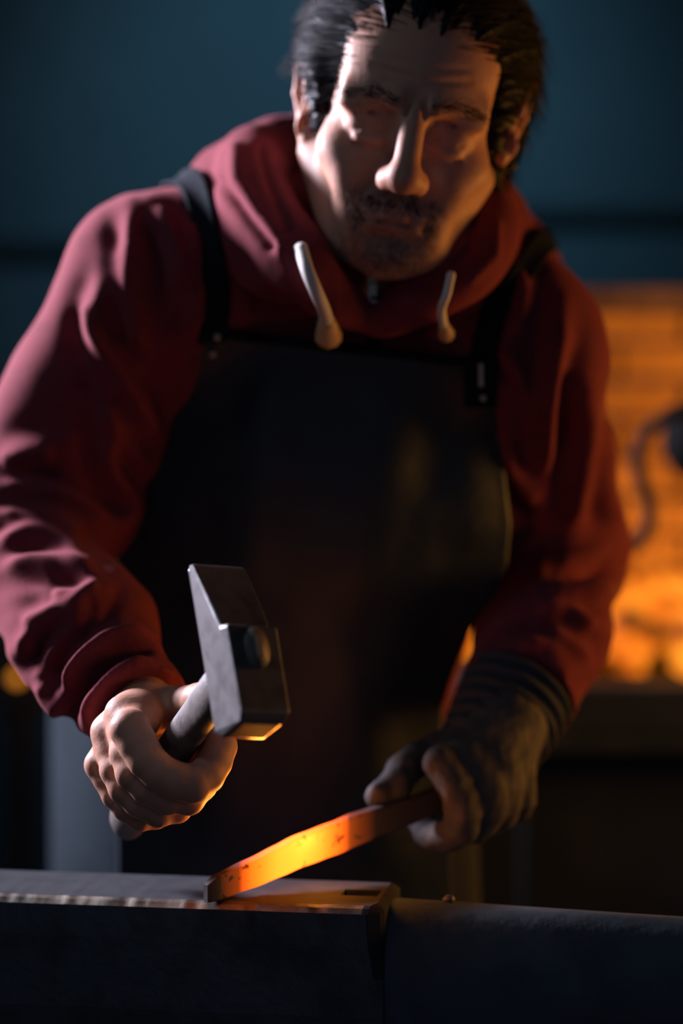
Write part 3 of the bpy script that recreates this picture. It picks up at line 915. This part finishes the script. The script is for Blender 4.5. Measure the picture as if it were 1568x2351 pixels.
# folds of the cloth: (height m, half width px, [points]) measured on the photo
FOLDS = [
    (.011, 30, [(262, 600), (240, 690), (232, 770), (262, 850), (310, 930), (345, 1000), (362, 1060)]),
    (.010, 24, [(302, 470), (306, 560), (302, 650), (308, 740), (325, 820)]),
    (.009, 22, [(345, 470), (385, 525), (405, 590), (412, 680)]),
    (.007, 24, [(420, 470), (445, 560), (450, 680), (440, 780)]),
    (.006, 20, [(195, 690), (215, 760), (240, 810)]),
    (.009, 22, [(225, 920), (270, 990), (305, 1040), (330, 1085)]),
    (.009, 22, [(245, 980), (255, 1070), (290, 1130), (298, 1170), (270, 1215)]),
    (.007, 30, [(0, 1075), (60, 1045), (130, 1030)]),
    (.009, 24, [(-20, 1125), (80, 1125), (170, 1150), (240, 1195), (280, 1205)]),
    (.008, 22, [(-20, 1190), (60, 1180), (140, 1195), (215, 1240)]),
    (.008, 22, [(-10, 1260), (60, 1225), (130, 1240), (200, 1275)]),
    (.008, 22, [(0, 1310), (80, 1290), (170, 1300), (240, 1345)]),
    (.009, 20, [(110, 1365), (180, 1358), (235, 1358)]),
    (.009, 20, [(40, 1440), (110, 1405), (190, 1380), (220, 1375)]),
    (.008, 20, [(30, 1500), (90, 1450), (150, 1415), (215, 1395)]),
    (.007, 20, [(100, 1540), (140, 1470), (200, 1415)]),
    (.009, 24, [(150, 1590), (190, 1520), (250, 1470), (310, 1465), (350, 1490)]),
    (.007, 20, [(90, 1560), (110, 1600), (150, 1640)]),
    (-.007, 16, [(165, 1650), (195, 1570), (250, 1515), (320, 1490), (370, 1515)]),
    (.006, 22, [(185, 1670), (225, 1600), (290, 1540), (360, 1525)]),
    # other arm
    (.010, 26, [(1290, 700), (1275, 800), (1262, 900), (1255, 1010), (1250, 1110)]),
    (.008, 22, [(1150, 790), (1190, 850), (1215, 930)]),
    (.009, 22, [(1160, 1010), (1180, 1080), (1215, 1130), (1245, 1150)]),
    (.007, 24, [(1350, 900), (1345, 1010), (1335, 1120), (1310, 1220)]),
    (-.007, 24, [(1310, 830), (1300, 930), (1290, 1040), (1270, 1140)]),
    (.007, 22, [(1395, 1010), (1390, 1110), (1420, 1220)]),
    (-.010, 22, [(1280, 1330), (1360, 1315), (1430, 1290)]),
    (.009, 24, [(1250, 1360), (1330, 1345), (1400, 1370)]),
    (.009, 22, [(1220, 1400), (1300, 1405), (1370, 1450)]),
    (.009, 22, [(1250, 1440), (1310, 1480), (1350, 1530)]),
    (.008, 22, [(1180, 1480), (1250, 1490), (1320, 1560)]),
    (.008, 22, [(1160, 1540), (1240, 1550), (1300, 1620)]),
    (.007, 22, [(1180, 600), (1200, 680), (1180, 780)]),
    # chest
    (.006, 26, [(560, 560), (550, 640), (560, 740)]),
    (.006, 24, [(1060, 640), (1010, 720), (985, 800)]),
]
disp = np.zeros(len(sV))
for amp, w, pl in FOLDS:
    d, t = polydist(Q, resample(np.array(pl, float), 24))
    e = np.clip(np.minimum(t, 1 - t) / 0.22, 0, 1); e = e * e * (3 - 2 * e)
    prof = np.exp(-(d / w) ** 2) - 0.35 * np.exp(-((d - 2.0 * w) / w) ** 2)
    disp += 1.25 * amp * (0.25 + 0.75 * e) * prof * facing
disp += 0.0018 * wob(sV, 9, 11) + 0.004 * (1 - facing) * wob(sV * np.array([1, 1, 1.6]), 11, 12)
# creases around the forearms run on behind
hm = np.clip(1 - np.abs((sV - WRR) @ wr + 0.022) / 0.004, 0, 1) * (np.linalg.norm(sV - WRR, axis=1) < 0.09)
disp -= 0.004 * hm
sV = sV + sN * disp[:, None]
hoodie = from_np('hoodie', sV, sF, M_HOOD, person)
close_pinholes(hoodie)
hoodie['label'] = 'maroon fleece hoodie'

hood_ops = []


def chain(P, k=0.012):
    P = [(np.array(W(a, b, c)), r) for a, b, c, r in P]
    q = resample(np.array([list(p) + [r] for p, r in P]), 4 * len(P))
    for i in range(len(q) - 1): hood_ops.append((U, k, cap(q[i, :3], q[i + 1, :3], q[i, 3], q[i + 1, 3])))


chain([(700, 365, 2.24, .026), (640, 352, 2.19, .026), (588, 365, 2.14, .026), (574, 400, 2.10, .027), (590, 465, 2.06, .028), (630, 535, 2.03, .027), (690, 605, 2.00, .023), (760, 680, 2.01, .016), (845, 735, 2.04, .010)])
chain([(560, 400, 2.17, .030), (510, 430, 2.15, .024), (540, 485, 2.11, .026), (600, 560, 2.07, .028), (670, 620, 2.04, .022)], 0.02)
chain([(1075, 420, 2.17, .026), (1105, 480, 2.13, .026), (1105, 555, 2.08, .027), (1055, 620, 2.04, .025), (985, 670, 2.03, .019), (920, 710, 2.03, .014), (865, 740, 2.04, .010)])
chain([(1120, 500, 2.20, .03), (1130, 560, 2.15, .028), (1110, 630, 2.11, .024), (1060, 680, 2.09, .018)], 0.02)
chain([(640, 356, 2.19, .027), (720, 385, 2.27, .034), (850, 410, 2.31, .036), (980, 420, 2.28, .034), (1075, 420, 2.17, .028)], 0.02)
hood_ops.append((U, 0.03, ell(W(850, 520, 2.36), (0.135, 0.06, 0.13))))
gV, gF, gN = surface(hood_ops, 0.003)
gd = np.zeros(len(gV)); gq = PX(gV); gf = np.clip((-gN[:, 1] + 0.35) / 0.6, 0, 1)
for amp, w, pl in [(.006, 18, [(540, 345), (545, 420), (590, 500), (650, 575)]), (-.006, 12, [(600, 340), (625, 430), (660, 520)]),
                   (-.008, 14, [(505, 415), (560, 480), (620, 560)]), (-.006, 12, [(1085, 470), (1085, 560), (1040, 610)]),
                   (.004, 12, [(1140, 520), (1135, 590), (1080, 640)])]:
    d, t = polydist(gq, np.array(pl, float)); gd += amp * np.exp(-(d / w) ** 2) * gf
gV = gV + gN * (gd + 0.002 * wob(gV, 14, 21))[:, None]
hood = from_np('hood', gV, gF, M_HOOD, hoodie)

close_pinholes(hood)
full = torso + sleeves + hood_ops
# zip down the front with its pull
zp = resample([W(858, 640, 2.02), W(862, 700, 2.05), W(860, 760, 2.08), W(858, 860, 2.09)], 14)
zp = snap(zp, full, 0.0015)
zV, zF = tube(zp, 0.006, 0.0018, 8, up=(1, 0, 0))
zipper = from_np('zipper', zV, zF, M_STRAP, hoodie)
bm = bmesh.new()
zc = snap([W(861, 690, 2.03)], full, 0.006)[0]
bm_box(bm, zc + np.array([0, 0, 0.012]), (0.0045, 0.003, 0.007))
bm_box(bm, zc + np.array([0.0, -0.003, -0.009]), (0.0042, 0.0014, 0.014))
bm_box(bm, zc + np.array([0.0, -0.003, -0.021]), (0.0055, 0.0016, 0.003))
bevel(from_bm('zip_pull', bm, M_METAL, zipper), 0.001)


def cord(pts, r, tip0):
    P = resample([W(*p) for p in pts], 26)
    k = int(26 * tip0)
    V1, F1 = tube(P[:k + 1], r, r * 0.9, 10)
    o = from_np('drawstring', V1, F1, M_CORD, hoodie)
    V2, F2 = tube(P[k:], np.linspace(r * 1.1, r * 1.9, 26 - k), None, 10)
    from_np('cord_tip', V2, F2, M_TIP, o)
    return o


cord([(690, 568, 1.972), (706, 622, 1.955), (727, 672, 1.957), (747, 722, 1.980), (754, 774, 2.01)], 0.0062, 0.74)
cord([(1036, 630, 1.995), (1026, 675, 1.980), (1014, 715, 1.995), (1024, 768, 2.03)], 0.0040, 0.8)

# ------------------------------------------------------------------ apron
ROW = [765, 800, 850, 900, 950, 1000, 1050, 1100, 1150, 1200, 1250, 1300, 1350, 1400, 1450, 1500, 1550, 1600, 1650, 1700, 1750, 1800, 1850, 1900, 1950, 2000, 2060, 2130, 2200, 2280, 2360, 2440]
LE = np.interp(ROW, [765, 800, 850, 950, 1050, 1150, 1250, 1400, 2400], [476, 462, 436, 390, 330, 288, 262, 250, 250])
RE = np.interp(ROW, [765, 850, 950, 1050, 1200, 1300, 1380, 1450, 1500, 1600, 1650, 1720, 1900, 2400], [1118, 1128, 1148, 1162, 1178, 1172, 1145, 1092, 1070, 1036, 1022, 1020, 1040, 1060])
NU = 110
tt = np.linspace(0, 1, 150); rows = np.interp(tt, np.linspace(0, 1, len(ROW)), ROW)
lx = np.interp(rows, ROW, LE); rx = np.interp(rows, ROW, RE)
GX, GZ = [], []
for r, a, b in zip(rows, lx, rx):
    px = np.linspace(a, b, NU)
    sh = 0.115 * np.clip(1 - (r - 765) / 500, 0, 1)
    GX.append((px - HX) / FPX * 2.10)
    GZ.append(CAM[2] + (HY - (r + sh * (px - 480))) / FPX * 2.10)
GX = np.array(GX); GZ = np.array(GZ)
GY = march_y(GX.ravel(), GZ.ravel(), torso + [(U, 0.04, cap(LEG[s][0], LEG[s][1], 0.10, 0.09)) for s in (-1, 1)]).reshape(GX.shape) - 0.010
GY = np.minimum(GY, 0.42)
GY = np.minimum(GY, GY[:, NU // 2][:, None] + 0.045 * np.abs(np.linspace(-1, 1, NU))[None, :] ** 1.6)
for i in range(1, GY.shape[0]):                              # leather hangs straight below what carries it
    if rows[i] > 1500: GY[i] = np.minimum(GY[i], GY[i - 1] + 0.0004)
for _ in range(60):
    S_ = GY.copy()
    S_[1:-1, 1:-1] = (GY[:-2, 1:-1] + GY[2:, 1:-1] + GY[1:-1, :-2] + GY[1:-1, 2:]) / 4
    S_[1:-1, 0] = (GY[:-2, 0] + GY[2:, 0]) / 2; S_[1:-1, -1] = (GY[:-2, -1] + GY[2:, -1]) / 2
    GY = np.minimum(GY, S_)
aV = np.stack([GX, GY, GZ], -1).reshape(-1, 3)
aq = PX(aV)
ad = np.zeros(len(aV))
for amp, w, pl in [(.007, 90, [(1000, 850), (920, 960), (880, 1100), (860, 1300)]), (.005, 60, [(1105, 930), (1085, 1050), (1080, 1200)]),
                   (.007, 60, [(980, 1180), (950, 1350), (900, 1520)]), (.006, 60, [(620, 900), (600, 1100), (560, 1300)]),
                   (-.004, 60, [(990, 1000), (970, 1200), (930, 1400)]), (.006, 70, [(800, 1500), (860, 1700), (900, 1950)]),
                   (.006, 60, [(480, 1400), (520, 1650), (500, 1900)])]:
    d, t = polydist(aq, np.array(pl, float)); ad += amp * np.exp(-(d / w) ** 2)
aV[:, 1] -= ad + 0.0015 * wob(aV, 7, 41)
apron = from_np('apron', aV, np.array(grid_faces(150, NU)), M_APRON, person)
apron['label'] = 'black leather apron'
sm = apron.modifiers.new('thick', 'SOLIDIFY'); sm.thickness = 0.0028; sm.offset = 0
# hem stitched along the top of the bib
eV, eF = tube(resample(aV[:NU:6] + np.array([0, -0.001, 0]), 60), 0.004, 0.003, 8)
from_np('bib_hem', eV, eF, M_STRAP, apron)


def ribbon(name, pts, width, off, parent, material, thick=0.0025, side=(1, 0, 0), ends=None):
    P = snap(resample(pts, 40), full, off)
    g = grad(P, full, e=3e-3); g /= np.linalg.norm(g, axis=1)[:, None] + 1e-9
    T, _, _ = frames(P); sd = np.cross(T, g); sd /= np.linalg.norm(sd, axis=1)[:, None] + 1e-9
    if sd[0] @ np.array(side) < 0: sd = -sd
    w = np.broadcast_to(np.asarray(width, float), (40,))
    VV = []
    for i in range(40):
        for j in range(9):
            VV.append(P[i] + sd[i] * w[i] * (j / 8 - 0.5))
    VV = np.array(VV)
    VV = VV + (off - csg(VV, full))[:, None] * grad(VV, full, e=3e-3) * 0.8
    o = from_np(name, VV, np.array(grid_faces(40, 9)), material, parent)
    m = o.modifiers.new('thick', 'SOLIDIFY'); m.thickness = thick; m.offset = 0
    return o, P


s1, p1 = ribbon('shoulder_strap', [W(500, 800, 2.06), W(490, 700, 2.06), W(480, 600, 2.06), W(462, 520, 2.08), W(445, 460, 2.12), W(440, 440, 2.17), W(455, 450, 2.25), W(490, 540, 2.36)], 0.026, 0.004, apron, M_STRAP)
s2, p2 = ribbon('shoulder_strap', [W(1106, 880, 2.08), W(1118, 800, 2.07), W(1140, 720, 2.08), W(1165, 640, 2.10), W(1180, 590, 2.13), W(1180, 570, 2.18), W(1160, 590, 2.26), W(1120, 680, 2.36)], 0.022, 0.004, apron, M_STRAP)


def stud(c, r, parent, material, name='rivet'):
    bm = bmesh.new(); bmesh.ops.create_uvsphere(bm, u_segments=14, v_segments=8, radius=r)
    for v in bm.verts: v.co = Vector((v.co.x + c[0], v.co.y * 0.5 + c[1], v.co.z + c[2]))
    return from_bm(name, bm, material, parent, True)


def on_apron(px, py, off=0.003):
    i = np.argmin(np.sum((PX(aV) - np.array([px, py])) ** 2, 1)); p = aV[i].copy(); p[1] -= off
    return p


for (x, y) in ((497, 772), (490, 812)): stud(on_apron(x, y, 0.008), 0.0035, s1, M_METAL)
bm = bmesh.new(); c = on_apron(1105, 880, 0.010)
bm_box(bm, c, (0.0145, 0.0022, 0.022))
tabp = bevel(from_bm('strap_tab', bm, M_STRAP, s2), 0.002)
bm = bmesh.new(); c2 = on_apron(1102, 862, 0.015)
bm_box(bm, c2, (0.0022, 0.0016, 0.010))
bevel(from_bm('buckle_tongue', bm, M_METAL, s2), 0.0008)
stud(on_apron(1107, 909, 0.017), 0.0042, s2, M_METAL)

# ------------------------------------------------------------------ glove on the bar
lV, lF, lN = surface(gloveL + [(U, 0.02, cap(WRL + wl * 0.01, GRIPPT + 0.03 * ul, 0.036, 0.024))], 0.0026)
lV = lV + lN * (0.0012 * wob(lV, 30, 51) + 0.0010 * wob(lV, 60, 52))[:, None]
glove = from_np('glove', lV, lF, M_GLOVE, person)
close_pinholes(glove)
glove['label'] = 'dark work glove holding the bar'
cd = unit(WRL + 0.03 * unit(GRIPPT - WRL) - (WRL - wl * 0.015)); cp = np.array([WRL - wl * 0.040 + cd * t for t in np.linspace(0, 0.088, 60)])
cr_ = 0.0515 - 0.012 * np.linspace(0, 1, 60) ** 1.6 + 0.0024 * np.sin(np.linspace(0, 1, 60) * 2 * math.pi * 6.5)
cV, cF = tube(cp, cr_, cr_ * 0.92, 48, caps=True)
from_np('glove_cuff', cV, cF, M_KNIT, glove)

# ------------------------------------------------------------------ trousers and boots
tr = [(U, 0, ell(PEL + np.array([0, 0, -0.03]), (0.150, 0.112, 0.12)))]
for s in (-1, 1):
    h_, k_, a_ = LEG[s]
    tr += [(U, 0.03, cap(h_, k_, 0.088, 0.072)), (U, 0.02, cap(k_, a_ + np.array([0, 0, -0.02]), 0.072, 0.062))]
tV, tF, tN = surface(tr, 0.007)
tV = tV + tN * (0.004 * wob(tV, 8, 61))[:, None]
from_np('trousers', tV, tF, M_JEANS, person)
for s in (-1, 1):
    a_ = LEG[s][2]; f_ = np.array([s * 0.03, -0.15, 0.0])
    bo = [(U, 0, cap(a_ + np.array([0, 0.01, 0.08]), a_ + np.array([0, 0.02, -0.03]), 0.055, 0.05)),
          (U, 0.03, cap(np.array([a_[0], a_[1] + 0.03, 0.045]), np.array([a_[0], a_[1], 0.045]) + f_, 0.045, 0.042))]
    bV, bF, bN = surface(bo, 0.006, clip=lambda P: 0.002 - P[:, 2])
    from_np('boot', bV, bF, M_BOOT, person)

# ------------------------------------------------------------------ pot, drum, lamp behind
pc = W(1597, 1010, 2.97)
pot = empty('iron_pot', tuple(pc), 'round black iron pot at the picture edge before the forge glow', 'pot')
prof = [(0.0, -0.044), (0.024, -0.043), (0.034, -0.030), (0.041, -0.014), (0.042, 0.004), (0.038, 0.020), (0.036, 0.028), (0.040, 0.031), (0.040, 0.035), (0.036, 0.034), (0.034, 0.026), (0.037, 0.004), (0.030, -0.026), (0.0, -0.034)]
Vp = [pc + np.array([r * math.cos(2 * math.pi * j / 28), r * math.sin(2 * math.pi * j / 28), z]) for r, z in prof for j in range(28)]
from_np('pot_body', np.array(Vp), grid_faces(len(prof), 28, True), M_IRON, pot)
bl = [pc + np.array([0.040 * math.cos(a), 0, 0.030 + 0.016 * math.sin(a)]) for a in np.linspace(0, math.pi, 20)]
bV, bF = tube(bl, 0.0025, None, 8, up=(0, 1, 0)); from_np('bail', bV, bF, M_IRON, pot)
pole = [pc + np.array([0, 0.0, 0.046]), pc + np.array([0.01, 0.0, 0.20]), np.array([pc[0] + 0.06, 1.22, 1.275])]

drum = empty('steel_drum', (-0.135, 0.86, 0.0), 'dull blue steel drum standing behind the smith on the hammer side', 'drum')
NB = 64
prof = [(0.0, 0.0), (0.195, 0.0), (0.20, 0.01)] + [(0.196 + 0.006 * math.exp(-((z - 0.30) / 0.012) ** 2) + 0.006 * math.exp(-((z - 0.58) / 0.012) ** 2), z) for z in np.linspace(0.02, 0.84, 60)] + [(0.200, 0.85), (0.200, 0.862), (0.190, 0.862), (0.188, 0.80), (0.0, 0.80)]
Vd = [np.array([-0.135 + r * math.cos(2 * math.pi * j / NB), 0.86 + r * math.sin(2 * math.pi * j / NB), z]) for r, z in prof for j in range(NB)]
from_np('drum_shell', np.array(Vd), grid_faces(len(prof), NB, True), M_DRUM, drum)
bm = bmesh.new(); bm_box(bm, (-0.135, 0.86, 0.815), (0.05, 0.05, 0.016)); bevel(from_bm('drum_bung', bm, M_DRUM, drum), 0.01)

lc = W(35, 1560, 3.3)
lamp = empty('pilot_lamp', (lc[0], lc[1], 0.0), 'small round orange lamp glowing low behind the hammer arm', 'lamp')
bm = bmesh.new(); bm_box(bm, (lc[0], lc[1] + 0.05, lc[2] / 2), (0.018, 0.018, lc[2] / 2)); bm_box(bm, (lc[0], lc[1] + 0.05, lc[2]), (0.032, 0.03, 0.05)); bm_box(bm, (lc[0], lc[1] + 0.05, 0.01), (0.10, 0.10, 0.01))
bevel(from_bm('lamp_post', bm, M_SOOT, lamp), 0.004)
stud((lc[0], lc[1] + 0.017, lc[2]), 0.0095, lamp, M_LAMP, 'lamp_lens')

# ------------------------------------------------------------------ anvil
A0 = W(880, 2086, 1.85); AX = unit([0.2967, -0.047, 0]); AY = np.array([-AX[1], AX[0], 0]); TOPZ = 0.780
A0[2] = 0.0


def An(x, y, z): return A0 + AX * x + AY * y + np.array([0, 0, z])


anvil = empty('anvil', tuple(An(-0.2, 0.05, 0.48)), 'large dark iron anvil with worn bright edge across the foreground', 'anvil')


def ring(z, inset, jit=0.0, ch=0.0):
    """outline of the anvil block at one height, many points along the worn front edge"""
    P = []; rg = random.Random(int(1000 * (z + jit)))
    n = 260
    for i in range(n + 1):
        x = -0.43 + (0.43 - max(ch, inset)) * i / n
        j = jit * (0.45 + 0.30 * math.sin(x * 41) * math.sin(x * 23 + 1) + 0.12 * math.sin(x * 210) + 0.22 * max(0, math.sin(x * 130 + 2)) * math.sin(x * 330))
        P.append((x, inset + j, z - 0.35 * j))
    P += [(-inset - ch * 0.25, ch * 0.5 + inset, z), (-inset, ch * 0.85 + inset, z), (-inset, 0.10 - inset, z)]
    for i in range(n + 1): P.append((-inset - (0.43 - inset) * i / n, 0.10 - inset, z))
    return P


levels = [ring(TOPZ, 0.0070, 0.0030, 0.011), ring(TOPZ - 0.0018, 0.0038, 0.0026, 0.012), ring(TOPZ - 0.0055, 0.0004, 0.0016, 0.0125), ring(TOPZ - 0.03, 0.0, 0.0, 0.0105),
          ring(TOPZ - 0.055, 0.0, 0.0, 0.006), ring(TOPZ - 0.085, 0.0, 0.0, 0.0015), ring(TOPZ - 0.105, 0.002, 0.0, 0.001)]
bm = bmesh.new()
vl_ = [[bm.verts.new(An(*p)) for p in lv] for lv in levels]
np_ = len(levels[0])
for a, b in zip(vl_[:-1], vl_[1:]):
    for i in range(np_): bm.faces.new((a[i], a[(i + 1) % np_], b[(i + 1) % np_], b[i]))
bm.faces.new(vl_[-1])
for i in range(np_):                                          # worn bright arris
    for k in (0, 1):
        for f in vl_[k][i].link_faces: f.material_index = 2 if i < 258 else 1
for k in (2, 3):
    for i in (260, 261, 262):
        for f in vl_[k][i].link_faces: f.material_index = 1
# face of the anvil: rows of quads from front to back, left open at the square hardy hole
NS = 261; rows_ = []
for i in range(NS):
    fr, bk = vl_[0][i], vl_[0][np_ - 1 - i]
    q = [fr]
    for yy in (0.041, 0.063):
        t = (yy - 0.006) / 0.088
        q.append(bm.verts.new(fr.co + (bk.co - fr.co) * t))
    q.append(bk); rows_.append(q)
hole = [i for i in range(NS - 1) if -0.0420 < -0.43 + 0.419 * (i + 0.5) / 260 < -0.0130]
for i in range(NS - 1):
    for k in range(3):
        if k == 1 and i in hole: continue
        f_ = bm.faces.new((rows_[i][k], rows_[i + 1][k], rows_[i + 1][k + 1], rows_[i][k + 1])); f_.material_index = 1
loop = [rows_[i][1] for i in range(hole[0], hole[-1] + 2)] + [rows_[i][2] for i in range(hole[-1] + 1, hole[0] - 1, -1)]
low = [bm.verts.new(v.co - Vector((0, 0, 0.07))) for v in loop]
for i in range(len(loop)):
    bm.faces.new((loop[i], loop[(i + 1) % len(loop)], low[(i + 1) % len(loop)], low[i]))
bm.faces.new(low)
last = rows_[-1]
f_ = bm.faces.new(last + [vl_[0][NS + 2], vl_[0][NS + 1], vl_[0][NS]]) if np_ - 1 - (NS - 1) != NS + 2 else bm.faces.new(last + [vl_[0][NS + 1], vl_[0][NS]])
f_.material_index = 1
blk = from_bm('anvil_block', bm, M_ANVIL, anvil); blk.data.materials.append(M_FACE); blk.data.materials.append(M_ARRIS)

# horn
hx = np.linspace(-0.025, 0.40, 70); HVs = []
for x in hx:
    k = max(0.0, (x - 0.0) / 0.40)
    r = 0.0480 * math.sqrt(max(0.02, 1 - k ** 1.6)); tz = TOPZ - 0.0050 - 0.010 * k
    ry = r * (0.98 if x > 0 else 0.95)
    for j in range(56):
        a = 2 * math.pi * j / 56
        # flattened on top near the table, rounder outwards
        sn = math.sin(a); cs_ = math.cos(a)
        p = 0.72 + 0.28 * min(1, k * 2.2)
        HVs.append(An(x, 0.052 + ry * math.copysign(abs(cs_) ** p, cs_), tz - r * 1.12 + r * 1.12 * math.copysign(abs(sn) ** (1.0), sn)))
horn = from_np('horn', np.array(HVs), grid_faces(70, 56, True) + [tuple(range(55, -1, -1)), tuple(range(69 * 56, 70 * 56))], M_HORN, anvil)
# waist and feet
bm = bmesh.new(); prev = None
for z, hx0, hx1, hy in ((0.676, -0.43, 0.0, 0.050), (0.65, -0.36, -0.05, 0.046), (0.60, -0.32, -0.09, 0.042), (0.55, -0.33, -0.08, 0.046), (0.525, -0.37, -0.03, 0.060), (0.52, -0.39, -0.01, 0.068), (0.481, -0.40, 0.0, 0.072)):
    rg_ = [bm.verts.new(An(x, 0.05 + y, z)) for x, y in ((hx0, -hy), (hx1, -hy), (hx1, hy), (hx0, hy))]
    if prev:
        for i in range(4): bm.faces.new((prev[i], prev[(i + 1) % 4], rg_[(i + 1) % 4], rg_[i]))
    else: bm.faces.new(rg_)
    prev = rg_
bm.faces.new(prev)
bevel(from_bm('anvil_waist', bm, M_ANVIL, anvil), 0.008, 3, 20)

sc_ = An(-0.20, 0.05, 0)
stump = empty('wooden_stump', (sc_[0], sc_[1], 0.0), 'round wooden stump carrying the anvil', 'stump')
prof = [(0.0, 0.0), (0.235, 0.0), (0.232, 0.10), (0.226, 0.30), (0.222, 0.47), (0.215, 0.48), (0.0, 0.48)]
Vs = []
for r, z in prof:
    for j in range(60):
        a = 2 * math.pi * j / 60; k = 1 + 0.018 * math.sin(5 * a) + 0.012 * math.sin(11 * a + 1)
        Vs.append(np.array([sc_[0] + r * k * math.cos(a), sc_[1] + r * k * math.sin(a) * 0.82, z]))
from_np('stump_wood', np.array(Vs), grid_faces(len(prof), 60, True), M_STUMP, stump)
for zz in (0.40,):
    rp = [np.array([sc_[0] + 0.230 * math.cos(a), sc_[1] + 0.230 * 0.82 * math.sin(a), zz]) for a in np.linspace(0, 2 * math.pi, 70)]
    bV, bF = tube(rp, 0.012, 0.004, 8, caps=False); from_np('stump_band', bV, bF, M_IRON, stump)

b = lump(An(0.044, 0.056, TOPZ - 0.0035), 0.0042, 9)
tag(from_bm('scale_chip', b, M_WOOD, None, True), 'small lump of forge scale lying on the horn of the anvil', 'scale chip')

# ------------------------------------------------------------------ hammer
hammer = empty('hammer', tuple(BUTT), 'steel cross peen blacksmith hammer with wooden handle raised over the bar', 'hammer')
f = unit([0.46, -0.70, 0.46])
a0 = np.array([-0.19, 0.0, 1.0]); a0[1] = -(a0 @ f) / f[1] ; ha = unit(a0 - f * (a0 @ f)); hw = unit(np.cross(ha, f))
if hw[0] < 0: hw = -hw
hc = W(590, 1500, 1.705) - f * 0.0215          # middle of the block, behind the eye
# profile in (along, thickness)
prof = [(-0.0500, -0.0150), (-0.0500, 0.0150), (-0.0440, 0.0215), (0.0220, 0.0215), (0.0245, 0.0120), (0.0340, 0.0085), (0.0830, -0.0120), (0.0865, -0.0155), (0.0830, -0.0200), (0.0200, -0.0215), (-0.0440, -0.0215)]
bm = bmesh.new(); rings = []
for s, ws in ((-1, 0.86), (-1, 1.0), (1, 1.0), (1, 0.86)):
    rg_ = []
    for (al, th) in prof:
        hwid = 0.0205 + 0.0030 * max(0, (al - 0.02) / 0.065)
        if al < -0.046: hwid *= 0.80
        if al > 0.084: hwid *= 0.84
        q = hc + ha * al + f * th * (1 if ws == 1 else 0.93) + hw * s * (hwid if ws == 1 else hwid)
        if ws != 1: q = hc + (q - hc)
        rg_.append(bm.verts.new(q))
    if ws == 1: rings.append(rg_)
    else:
        for v in rg_: bm.verts.remove(v)
n_ = len(prof)
for i in range(n_): bm.faces.new((rings[0][i], rings[0][(i + 1) % n_], rings[1][(i + 1) % n_], rings[1][i]))
bm.faces.new(rings[0]); bm.faces.new(rings[1][::-1])
bm.faces.ensure_lookup_table(); bm.faces[0].material_index = 1; 
hd = from_bm('hammer_head', bm, M_HEAD, hammer); hd.data.materials.append(M_POLISH)
bevel(hd, 0.0028, 3, 22)
hp = resample([BUTT, BUTT + (EYE - BUTT) * 0.30, BUTT + (EYE - BUTT) * 0.55, hc - f * 0.045 - ha * 0.002, hc - f * 0.01 + ha * 0.002, hc + f * 0.0245 + ha * 0.004], 46)
s_ = np.linspace(0, 1, 46)
ra = np.interp(s_, [0, .03, .15, .35, .6, .8, .9, 1], [.013, .0185, .019, .0165, .016, .0175, .0165, .0160])
rb = np.interp(s_, [0, .03, .15, .35, .6, .8, .9, 1], [.010, .0145, .015, .0130, .012, .0115, .0095, .0092])
wV, wF = tube(hp, ra, rb, 28, up=ha)
from_np('handle', wV, wF, M_WOOD, hammer)
bm = bmesh.new(); bm_box(bm, hc + f * 0.0255 + ha * 0.004, (0.0022, 0.0012, 0.0085), np.stack([hw, f, ha], 1))
from_bm('wedge', bm, M_METAL, hammer)

# ------------------------------------------------------------------ the hot bar
nb = 90; END = GRIPPT - bax * 0.06
s_ = np.linspace(0, 1, nb)
base = TIP + (END - TIP) * s_[:, None]
hh = np.interp(s_, [0, .03, .25, .45, .7, 1], [.0082, .0092, .0122, .0126, .0100, .0088])
base[:, 2] += hh - 0.0068 + np.interp(s_, [0, .1, .3, 1], [0.0, .0, .0, 0])
side = unit(np.cross(-bax, [0, 0, 1])); BV = []
for i in range(nb):
    t = 0.0058 * (0.8 + 0.2 * min(1, i / 10)); w = 0.0004 * math.sin(i * 0.31) + 0.0002 * math.sin(i * 0.83); rd = (0.55, 0.8, 0.93)[i] if i < 3 else 1.0
    up = np.array([0, 0, 1.0])
    for (a, b_) in ((-1, -.86), (-.8, -1), (.8, -1), (1, -.86), (1, .86), (.8, 1), (-.8, 1), (-1, .86)):
        BV.append(base[i] + side * a * t * rd + up * (b_ * hh[i] * (0.6 + 0.4 * rd) + w))
BV = np.array(BV)
bar = from_np('steel_bar', BV, grid_faces(nb, 8, True) + [tuple(range(7, -1, -1)), tuple(range((nb - 1) * 8, nb * 8))], M_HOT, None, False)
tag(bar, 'flat steel bar glowing orange in the middle lying on the anvil', 'bar')
bq = PX(BV)[:, 0]
attr(bar, 'hotness', np.interp(bq, [470, 505, 540, 580, 640, 690, 740, 780, 820, 870, 1000], [.08, .16, .36, .66, .95, 1.0, .82, .60, .30, .14, .05]))

# two added lamps strengthen the bar's glow on the hammer hand, hammer and anvil
hot = BV.reshape(nb, 8, 3).mean(1)[int(np.argmin(np.abs(PX(BV.reshape(nb, 8, 3).mean(1))[:, 0] - 650)))]
bg = spot('bar_fill_lamp', hot + np.array([-0.004, -0.020, 0.024]), hot + np.array([-0.20, -0.25, 0.16]), 0.8, (1.0, 0.34, 0.045), math.radians(125), 0.9, 0.018)
bg.data.specular_factor = 0.1
b2 = point('face_fill_lamp', hot + (BV.reshape(nb, 8, 3).mean(1)[-1] - hot) * 0.10 + np.array([0.012, -0.016, 0.010]), 0.20, (1.0, 0.30, 0.03), 0.012)
b2.data.specular_factor = 0.3
